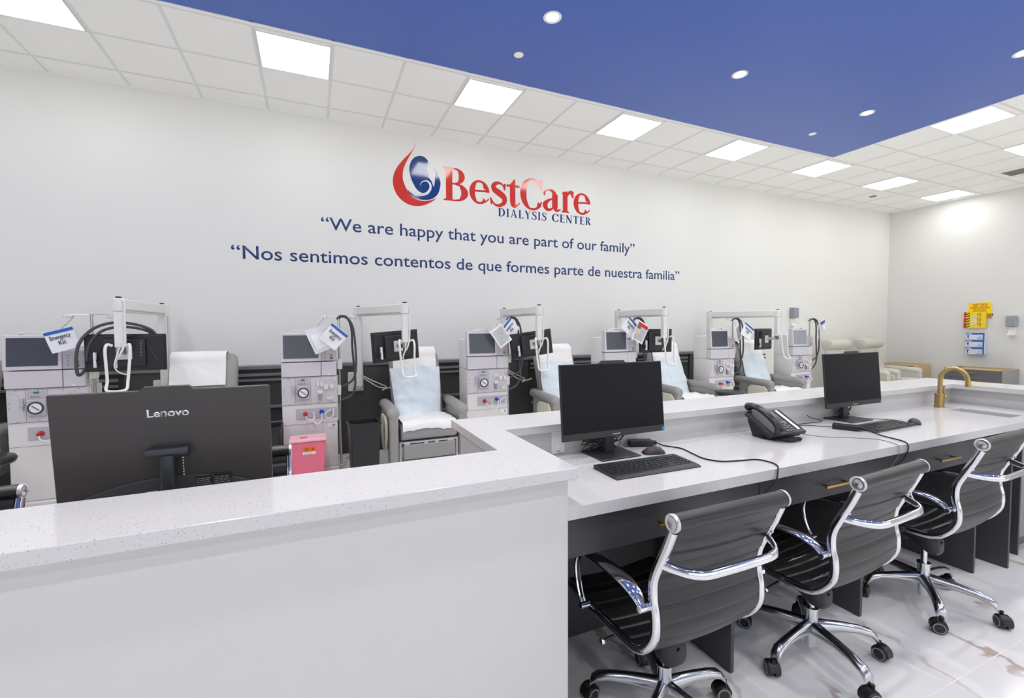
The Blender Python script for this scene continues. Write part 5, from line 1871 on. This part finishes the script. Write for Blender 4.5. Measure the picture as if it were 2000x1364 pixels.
# ------------------------------------------------------------------ wall arms with TVs
def tv_arm(label, bx, end, yaw, roll, tv_c, group, handle_dx=0.0, tv_w=0.52, tv_h=0.30):
    """post on the service wall at (bx, 5.53); arm to 'end'; TV centre tv_c, turned by yaw, leaning by roll"""
    t_ = thing('tv_arm', label, 'TV arm', (bx, 5.53, 0), 0, group)
    ex, ey = end[0] - bx, end[1] - 5.53
    zt = 1.665
    MB().box(-0.115, 0.055, 0.0295, 0.0595, 0.735, 0.96).build('wall_plate', 'arm_white_dull', t_, 0.01, 3)
    m = MB()
    m.box(-0.035, 0.035, -0.045, 0.029, 0.80, zt - 0.01)
    po = m.build('post', 'arm_white', t_, 0.006, 3)
    MB().box(0.0352, 0.048, -0.03, 0.015, 0.80, 1.60).build('cable_channel', 'arm_white_dull', po, 0.004)
    MB().cyl((0, 0, 0.77), (0, 0, 0.80), 0.04, 0.04, 20).build('foot_joint', 'arm_white_dull', po, 0.004)
    # horizontal arm with pivots
    d = Vector((ex, ey, 0))
    L = d.length
    a = math.atan2(d.y, d.x)
    m = MB()
    m.X = Matrix.Rotation(a, 4, 'Z')
    m.box(0.03, L - 0.02, -0.032, 0.032, zt - 0.045, zt + 0.045)
    am = m.build('arm', 'arm_white', t_, 0.012, 3)
    m = MB()
    m.X = Matrix.Rotation(a, 4, 'Z')
    m.box(0.06, L - 0.05, -0.020, 0.020, zt - 0.062, zt - 0.0452)
    m.build('arm_cover', 'arm_white_dull', am, 0.003)
    MB().cyl((0, 0, zt - 0.065), (0, 0, zt + 0.05), 0.045, 0.045, 22).build('pivot', 'arm_white', am, 0.006)
    MB().cyl((ex, ey, zt - 0.055), (ex, ey, zt + 0.045), 0.042, 0.042, 22).build('pivot', 'arm_white', am, 0.006)
    m = MB()
    for fx in (0.02, L + 0.0):
        m.X = Matrix.Rotation(a, 4, 'Z')
        m.box(fx - 0.015, fx + 0.02, -0.016, 0.016, zt + 0.0502, zt + 0.062)
    m.build('cap', 'grey_plastic', am, 0.003)
    # drop tube
    m = MB()
    m.box(ex - 0.032, ex + 0.032, ey - 0.03, ey + 0.03, 1.32, zt - 0.055)
    dt = m.build('drop_tube', 'arm_white', t_, 0.008, 3)
    m = MB()
    m.tube(catmull([(ex + 0.02, ey - 0.02, zt + 0.04), (ex + 0.045, ey - 0.035, zt + 0.01), (ex + 0.040, ey - 0.035, 1.55), (ex + 0.036, ey - 0.036, 1.36), (ex + 0.01, ey - 0.05, 1.27), (ex - 0.02, ey - 0.04, 1.22), (ex - 0.03, ey - 0.01, 1.16)], 5), 0.007, 8)
    m.tube(catmull([(ex, ey - 0.03, 1.32), (ex - 0.015, ey - 0.06, 1.24), (ex - 0.03, ey - 0.05, 1.17), (ex + 0.0, ey - 0.04, 1.12), (ex + 0.05, ey - 0.01, 1.10)], 5), 0.005, 8)
    m.build('cable', 'arm_white', dt)
    # tilt head
    tv = Matrix.Translation((tv_c[0] - bx, tv_c[1] - 5.53, tv_c[2])) @ Matrix.Rotation(yaw, 4, 'Z') @ Matrix.Rotation(roll, 4, 'Y')
    hx, hy = tv_c[0] - bx, tv_c[1] - 5.53
    m = MB()
    m.box(ex - 0.026, ex + 0.026, ey - 0.026, ey + 0.026, 1.27, 1.3195)
    m.tube([(ex, ey, 1.29), ((ex + hx) / 2, (ey + hy) / 2, 1.285), (hx, hy - 0.03, tv_c[2])], 0.02, 12)
    m.build('tilt_head', 'steel', t_, 0.003)
    m = MB(); m.X = tv
    m.box(-0.05, 0.05, -0.038, -0.030, -0.055, 0.055)
    m.build('mount_plate', 'arm_white_dull', t_, 0.003)
    # steering handle: white U-shaped loop in front
    hxx = ex + handle_dx
    c_, s_ = math.cos(yaw * 0.6), math.sin(yaw * 0.6)

    def hp(u, v, z):
        return (hxx + u * c_ - v * s_, ey - 0.05 + u * s_ + v * c_, z)
    pts = [hp(-0.045, 0.02, 1.335), hp(-0.070, 0, 1.345), hp(-0.078, -0.02, 1.30), hp(-0.072, -0.03, 1.18), hp(-0.064, -0.045, 1.06), hp(-0.064, -0.075, 1.0), hp(-0.03, -0.095, 0.985),
           hp(0.03, -0.095, 0.985), hp(0.064, -0.075, 1.0), hp(0.064, -0.045, 1.06), hp(0.072, -0.03, 1.18), hp(0.078, -0.02, 1.30), hp(0.070, 0, 1.345), hp(0.045, 0.02, 1.335)]
    m = MB()
    m.tube(catmull(pts, 6), 0.0105, 12)
    m.build('handle', 'arm_white', t_)
    # the TV itself, seen from the back
    m = MB(); m.X = tv
    m.box(-tv_w / 2, tv_w / 2, 0.012, 0.030, -tv_h / 2, tv_h / 2)
    rings = []
    for y, kx, kz in ((0.0125, 0.96, 0.94), (0.0, 0.93, 0.90)):
        rings.append([(sx * tv_w / 2 * kx, y, sz * tv_h / 2 * kz) for sx, sz in ((-1, -1), (1, -1), (1, 1), (-1, 1))])
    m.loft(rings)
    tvo = m.build('television', 'black_plastic', t_, 0.004)
    m = MB(); m.X = tv
    m.box(-tv_w * 0.27, tv_w * 0.25, -0.030, -0.0005, -tv_h * 0.36, tv_h * 0.36)
    m.build('rear_hump', 'bezel', tvo, 0.008, 3)
    m = MB(); m.X = tv
    for s in (-1, 1):
        m = MB(); m.X = tv
        m.tube([(s * tv_w * 0.26, -0.006, tv_h * 0.26), (s * tv_w * 0.40, -0.004, -tv_h * 0.24)], 0.004, 6)
        m.build('rib', 'grey_plastic', tvo)
    m = MB(); m.X = tv
    for k in range(5):
        m.box(tv_w * 0.19, tv_w * 0.215, -0.0325, -0.0302, tv_h * (0.26 - 0.085 * k) - 0.008, tv_h * (0.26 - 0.085 * k) + 0.008)
    m.build('port', 'drawer_slate', tvo)
    m = MB(); m.X = tv
    m.box(-tv_w / 2 + 0.006, tv_w / 2 - 0.006, 0.030, 0.0315, -tv_h / 2 + 0.012, tv_h / 2 - 0.006)
    m.build('screen', 'screen_off', tvo)
    random.seed(int(bx * 10) + 50)
    m = MB(); m.X = tv
    for k in range(4):
        p = [(-tv_w * 0.46 + 0.03 * q, -0.012 - random.uniform(0, 0.02), -tv_h * 0.22 + random.uniform(-0.02, 0.02)) for q in range(6)]
        m.tube(catmull(p, 4), 0.0035, 6)
    m.build('wire_bundle', 'black_soft', tvo)
    m = MB(); m.X = tv
    m.box(-tv_w * 0.37, -tv_w * 0.34, -0.036, -0.012, -tv_h * 0.38, tv_h * 0.02)
    m.build('zip_tie', 'bag_clear', tvo)
    # loose white lead from the wall plate to the right
    m = MB()
    m.tube(catmull([(0.04, 0.0, 0.90), (0.12, 0.0, 0.84), (0.22, 0.0, 0.775), (0.33, 0.0, 0.755), (0.42, 0.02, 0.77)], 6), 0.006, 8)
    m.tube(catmull([(0.04, 0.0, 0.92), (0.14, 0.0, 0.86), (0.24, 0.0, 0.81), (0.31, 0.0, 0.77), (0.26, -0.01, 0.735), (0.30, 0.0, 0.745), (0.42, 0.02, 0.775)], 6), 0.006, 8)
    m.build('wall_lead', 'arm_white', t_)
    return t_


ga = 'wall arms carrying a TV for each recliner'
B0 = 0.485
tv_arm('white wall arm with a TV facing the recliner behind the large rear-facing monitor', B0 - 1.83, (-1.40, 4.58), math.radians(0), 0, (-1.405, 4.70, 1.275), ga, 0.0, 0.54, 0.305)
tv_arm('white wall arm with a tilted TV over the recliner beside the black bin', B0, (0.855, 4.60), math.radians(20), math.radians(-4), (0.79, 4.72, 1.285), ga, 0.0, 0.525, 0.305)
tv_arm('white wall arm with a tilted TV in front of the machine numbered 4', B0 + 1.83, (2.36, 4.60), math.radians(4), math.radians(-7), (2.335, 4.72, 1.275), ga, 0.0, 0.555, 0.29)
tv_arm('white wall arm with a TV above the near desk monitor', B0 + 3.66, (4.18, 4.60), math.radians(0), 0, (4.165, 4.72, 1.285), ga, 0.02, 0.54, 0.31)
tv_arm('white wall arm with a TV turned edge-on, above the desk phone', B0 + 5.49, (6.42, 4.66), math.radians(12), 0, (6.33, 4.80, 1.275), ga, 0.06, 0.50, 0.32)


# ------------------------------------------------------------------ bins and stools
def taper_bin(name, label, cat, loc, sx0, sy0, sx1, sy1, h, mt, group=None, rz=0.0):
    t_ = thing(name, label, cat, loc, rz, group)
    n = 7
    def ring(sx, sy, z):
        pts = []
        for cx, cy, a0 in ((1, 1, 0), (-1, 1, 90), (-1, -1, 180), (1, -1, 270)):
            for k in range(n):
                a = math.radians(a0 + 90 * k / (n - 1))
                r = 0.025
                pts.append((cx * (sx - r) + r * math.cos(a), cy * (sy - r) + r * math.sin(a), z))
        return pts
    m = MB()
    t2 = 0.004
    m.loft([ring(sx0, sy0, 0), ring(sx1, sy1, h - 0.02), ring(sx1 + 0.01, sy1 + 0.01, h - 0.02), ring(sx1 + 0.01, sy1 + 0.01, h), ring(sx1 - t2, sy1 - t2, h), ring(sx0 - t2, sy0 - t2, 0.006)])
    m.build('bin_body', mt, t_, angle=50)
    return t_


gtb = 'black waste bins between the machines and recliners'
taper_bin('waste_bin', 'open black waste bin left of the recliner in full view', 'bin', (0.435, 4.53, 0), 0.118, 0.085, 0.138, 0.115, 0.575, 'black_plastic', gtb, 0.08)
taper_bin('waste_bin', 'black waste bin half hidden between the large monitor and the machine numbered 10', 'bin', (-0.415, 4.70, 0), 0.118, 0.085, 0.138, 0.115, 0.575, 'black_plastic', gtb)
pb = thing('sharps_bin', 'pink translucent waste container with an orange label, before the machine numbered 10', 'bin', (-0.055, 4.585, 0))
m = MB()
m.taper((0, 0), (0.128, 0.075), (0.148, 0.10), 0, 0.435)
m.build('body', 'pink_bin', pb, 0.012, 3)
m = MB()
m.box(-0.158, 0.158, -0.11, 0.11, 0.4355, 0.462)
ld_ = m.build('lid', 'pink_lid', pb, 0.008, 3)
m = MB()
m.box(-0.065, -0.005, -0.05, -0.02, 0.4622, 0.472)
m.build('flap', 'pink_bin', ld_, 0.004)
m = MB()
m.X = Matrix.Translation((0, -0.0965, 0.35)) @ Matrix.Rotation(math.atan2(0.025, 0.435), 4, 'X')
m.box(-0.045, 0.060, -0.0025, 0.0005, -0.005, 0.040)
lab = m.build('orange_label', 'orange_label', pb)
m = MB()
m.X = Matrix.Translation((0, -0.0965, 0.35)) @ Matrix.Rotation(math.atan2(0.025, 0.435), 4, 'X')
m.box(-0.045, 0.060, -0.0025, 0.0005, -0.030, -0.006)
wl = m.build('white_label', 'paper', pb)
m = MB()
m.X = Matrix.Translation((0, -0.0965, 0.35)) @ Matrix.Rotation(math.atan2(0.025, 0.435), 4, 'X')
for a in (90, 210, 330):
    c_ = (0.040 + 0.0075 * math.cos(math.radians(a)), 0.018 + 0.0075 * math.sin(math.radians(a)))
    rr = []
    for k in range(15):
        b = 2 * PI * k / 14
        if abs(((math.degrees(b) - a + 180) % 360) - 180) < 40:
            continue
        rr.append((c_[0] + 0.0065 * math.cos(b), -0.003, c_[1] + 0.0065 * math.sin(b)))
    for p0, p1 in zip(rr[:-1], rr[1:]):
        if (Vector(p0) - Vector(p1)).length < 0.006:
            m.tube([p0, p1], 0.0014, 5)
for k, (x0, x1) in enumerate(((-0.036, 0.0), (-0.030, 0.012), (-0.036, 0.005))):
    m.box(x0, x1, -0.0032, -0.0024, 0.008 + 0.009 * k, 0.0105 + 0.009 * k)
m.build('symbol', 'ink', lab)
m = MB()
m.X = Matrix.Translation((0, -0.0965, 0.35)) @ Matrix.Rotation(math.atan2(0.025, 0.435), 4, 'X')
for k in range(2):
    m.box(-0.036, 0.050 - 0.02 * k, -0.0032, -0.0024, -0.024 + 0.009 * k, -0.0215 + 0.009 * k)
m.build('print', 'ink_grey', wl)


def stool(label, loc, h, rot):
    t_ = thing('stool', label, 'stool', loc, rot, 'black rolling stools')
    MB().lathe([(0.0, h - 0.065), (0.13, h - 0.065), (0.175, h - 0.05), (0.185, h - 0.025), (0.175, h - 0.006), (0.15, h), (0.12, h - 0.003), (0.10, h), (0.07, h - 0.003), (0.05, h), (0.0, h - 0.002)], seg=36).build('seat', 'leather_roll', t_, angle=60)
    MB().cyl((0, 0, 0.09), (0, 0, h - 0.066), 0.024, 0.020, 16).build('column', 'black_plastic', t_)
    MB().box(-0.08, 0.08, -0.06, 0.06, h - 0.078, h - 0.066).build('seat_plate', 'black_plastic', t_)
    for k in range(5):
        a = 2 * PI * k / 5
        lg = MB().bar([(0.02 * math.cos(a), 0.02 * math.sin(a), 0.105), (0.25 * math.cos(a), 0.25 * math.sin(a), 0.075)], 0.035, 0.024, (-math.sin(a), math.cos(a), 0)).build('base_leg', 'black_plastic', t_)
        MB().cyl((0.25 * math.cos(a) - 0.015 * math.sin(a), 0.25 * math.sin(a) + 0.015 * math.cos(a), 0.028), (0.25 * math.cos(a) + 0.015 * math.sin(a), 0.25 * math.sin(a) - 0.015 * math.cos(a), 0.028), 0.028, 0.028, 14).build('caster', 'black_soft', lg)
    return t_


stool('black round stool at the left edge of the photo', (-2.08, 4.22, 0), 0.60, 0.3)
stool('black round stool before the slanted recliner above the desk phone, just over the counter', (4.93, 4.22, 0), 0.635, 0.1)
o = MB().box(-0.06, 0.06, -0.012, 0.012, -0.05, 0.05).build('caution_tag', 'yellow_tag', None, 0.003)
o.location = (-2.13, 4.40, 0.29)
tag(o, 'small yellow tag at the left edge below the stool', 'tag')

# ------------------------------------------------------------------ things on the walls


def dispenser(label, loc, rz):
    t_ = thing('sanitizer_dispenser', label, 'dispenser', loc, rz, 'hand sanitizer dispensers on the walls')
    # local: wall plane at y = 0, front towards -y
    MB().box(-0.068, 0.068, -0.105, -0.001, 0.155, 0.345).build('reservoir', 'disp_grey', t_, 0.022, 4)
    MB().box(-0.055, 0.055, -0.10, -0.001, 0.3455, 0.362).build('lid', 'white_plastic', t_, 0.006)
    m = MB()
    m.prism([(-0.001, 0.0), (-0.13, 0.0), (-0.13, 0.008), (-0.07, 0.018), (-0.035, 0.06), (-0.03, 0.154), (-0.001, 0.154)], -0.05, 0.05, 'YZ')
    m.build('drip_tray', 'white_plastic', t_, 0.005, 3)
    return t_


dispenser('wall hand sanitizer dispenser on the right wall near the edge of the photo', (WALL_X, 3.83, 1.285), -PI / 2)
dispenser('wall hand sanitizer dispenser on the long wall above the farthest dialysis machine', (8.36, WALL_Y, 1.47), 0)

# yellow safety data station with a binder
ss = thing('safety_sign', 'yellow safety data sheets station board on the right wall', 'sign', (WALL_X, 4.275, 1.60), -PI / 2)
# local x runs towards -y of the room
MB().box(-0.165, 0.165, -0.012, -0.001, 0.0, 0.295).build('board', 'sign_yellow', ss, 0.004)
for txt, z, wd, h_, mt in (('SAFETY DATA', 0.235, 0.20, 0.055, 'sign_red'), ('SHEETS STATION', 0.180, 0.255, 0.055, 'sign_red'), ('DIRECTORIO DE HOJAS DE', 0.152, 0.18, 0.021, 'ink'), ('DATOS DE SEGURIDAD', 0.126, 0.19, 0.023, 'ink')):
    o_ = text_mesh(txt, 'lettering', mt, ss, width=wd, height=h_, depth=0.001, align='CENTER', bold=0.02)
    o_.location = (0.0, -0.0122, z)
m = MB()
for k in range(3):
    m.prism([(0.105 + 0.028 * k, 0.035), (0.118 + 0.028 * k, 0.035), (0.138 + 0.028 * k - (0.006 if k == 2 else 0), 0.085), (0.125 + 0.028 * k - (0.006 if k == 2 else 0), 0.085)], -0.0135, -0.0121, 'XZ')
m.bm.verts.ensure_lookup_table()
m.build('stripe', 'ink', ss)
MB().box(0.09, 0.163, -0.014, -0.0122, 0.002, 0.034).build('red_band', 'sign_red', ss)
bd = thing('binder', 'yellow binder with black and red hazard stripes in the rack of the yellow board', 'binder', (WALL_X, 4.32, 1.42), -PI / 2)
MB().box(-0.150, 0.150, -0.075, -0.0145, 0.0, 0.30).build('cover', 'sign_yellow', bd, 0.004)
MB().box(-0.152, -0.115, -0.0765, -0.0745, 0.002, 0.298).build('red_spine', 'sign_red', bd)
m = MB()
for k in range(6):
    z0 = 0.004 + 0.048 * k
    m.prism([(-0.112, z0), (-0.112, z0 + 0.020), (-0.066, z0 + 0.048), (-0.066, z0 + 0.028)], -0.0775, -0.0752, 'XZ')
m.build('hazard_stripe', 'ink', bd)
m = MB()
for r in range(4):
    for c_ in range(4):
        x, z = -0.035 + 0.018 * c_ + 0.009 * (r % 2), 0.075 + 0.045 * r
        m.prism([(x - 0.016, z), (x, z - 0.018), (x + 0.016, z), (x, z + 0.018)], -0.0768, -0.0752, 'XZ')
m.build('pictogram', 'paper', bd)
for txt, x, hgt_, wd, mt in (('SAFETY DATA SHEETS', 0.062, 0.040, 0.25, 'sign_red'), ('HOJAS DE DATOS', 0.036, 0.022, 0.20, 'ink')):
    o_ = text_mesh(txt, 'lettering', mt, bd, width=wd, height=hgt_, depth=0.001, bold=0.015)
    o_.matrix_basis = Matrix.Translation((x, -0.0752, 0.278)) @ Matrix.Rotation(math.radians(90), 4, 'Y')
m = MB()
for z in (0.10, 0.20):
    m.tube([(-0.19, -0.0005, z), (-0.185, -0.082, z), (0.185, -0.082, z), (0.19, -0.0005, z)], 0.003, 6)
rk = m.build('wire_rack', 'white_plastic')
rk.location = (WALL_X, 4.30, 1.42)
rk.rotation_euler = (0, 0, -PI / 2)
tag(rk, 'thin wire rack holding the yellow binder on the right wall', 'rack')
for k in range(3):
    t_ = thing('glove_box', ['bottom', 'middle', 'topmost'][k] + ' of three blue and white glove boxes stacked on the right wall', 'box', (WALL_X, 4.295, 0.925 + 0.136 * k), -PI / 2, 'glove boxes on the right wall')
    MB().box(-0.130, 0.130, -0.095, -0.001, 0.0, 0.132).build('carton', 'box_light', t_, 0.002)
    MB().box(-0.1302, 0.1302, -0.0965, -0.0945, 0.098, 0.131).build('top_band', 'box_blue', t_)
    MB().box(0.108, 0.1305, -0.0968, -0.0942, 0.001, 0.097).build('side_band', 'box_blue', t_)
    m = MB()
    m.cyl((-0.098, -0.0965, 0.072), (-0.098, -0.0945, 0.072), 0.015, 0.015, 16)
    m.box(-0.104, -0.092, -0.0965, -0.0945, 0.022, 0.066)
    m.build('emblem', 'decal_navy', t_)
    m = MB()
    m.box(0.03, 0.10, -0.0962, -0.0945, 0.015, 0.030).box(0.045, 0.09, -0.0962, -0.0945, 0.052, 0.062)
    m.build('product_print', 'box_cyan', t_)
    m = MB()
    m.box(-0.115, -0.045, -0.0975, -0.0962, 0.108, 0.120)
    m.build('title_print', 'paper', t_)


# ------------------------------------------------------------------ low chests by the right wall
def chest(label, y0, y1, depth, side_m, group):
    w_ = y1 - y0
    t_ = thing('storage_chest', label, 'cabinet', (WALL_X - depth - 0.02, (y0 + y1) / 2, 0), 0, group)
    # front faces -x
    hw = w_ / 2
    MB().box(0, depth, -hw, -hw + 0.018, 0.05, 0.69).build('side_board', side_m, t_, 0.001)
    MB().box(0, depth, hw - 0.018, hw, 0.05, 0.69).build('side_board', side_m, t_, 0.001)
    m = MB()
    m.box(0.0, depth, -hw + 0.0182, hw - 0.0182, 0.05, 0.068)
    m.box(depth - 0.012, depth, -hw + 0.0182, hw - 0.0182, 0.0682, 0.69)
    m.build('carcass', 'wood', t_)
    MB().box(0.0, 0.06, -hw + 0.0182, hw - 0.0182, 0.672, 0.69).build('front_rail', 'wood', t_)
    m = MB()
    m.box(-0.0, depth, -hw, -hw + 0.018, 0.6902, 0.694).box(0, depth, hw - 0.018, hw, 0.6902, 0.694).box(depth - 0.012, depth, -hw + 0.0182, hw - 0.0182, 0.6902, 0.694)
    m.box(0.0, 0.06, -hw + 0.0182, hw - 0.0182, 0.6902, 0.694)
    m.build('top_edge', 'wood', t_)
    for k in range(4):
        z0 = 0.07 + 0.152 * k
        d = MB().box(-0.02, -0.001, -hw + 0.003, hw - 0.003, z0, z0 + 0.148).build('drawer', 'drawer_slate', t_, 0.002)
        m = MB()
        m.box(-0.050, -0.042, -0.07, 0.07, z0 + 0.095, z0 + 0.103)
        m.box(-0.043, -0.0195, -0.055, -0.047, z0 + 0.095, z0 + 0.103).box(-0.043, -0.0195, 0.047, 0.055, z0 + 0.095, z0 + 0.103)
        m.build('handle', 'alu', d)
    MB().box(0.04, depth - 0.02, -hw + 0.02, hw - 0.02, 0, 0.0495).build('plinth', 'console_dark', t_)
    return t_


gc = 'topless drawer chests along the right wall'
chest('topless drawer chest with a raw wood side, behind the recliner nearest the corner', 4.98, 5.60, 0.62, 'wood', gc)
chest('topless drawer chest with grey side, behind the brass tap', 3.72, 4.50, 0.62, 'vinyl_grey', gc)
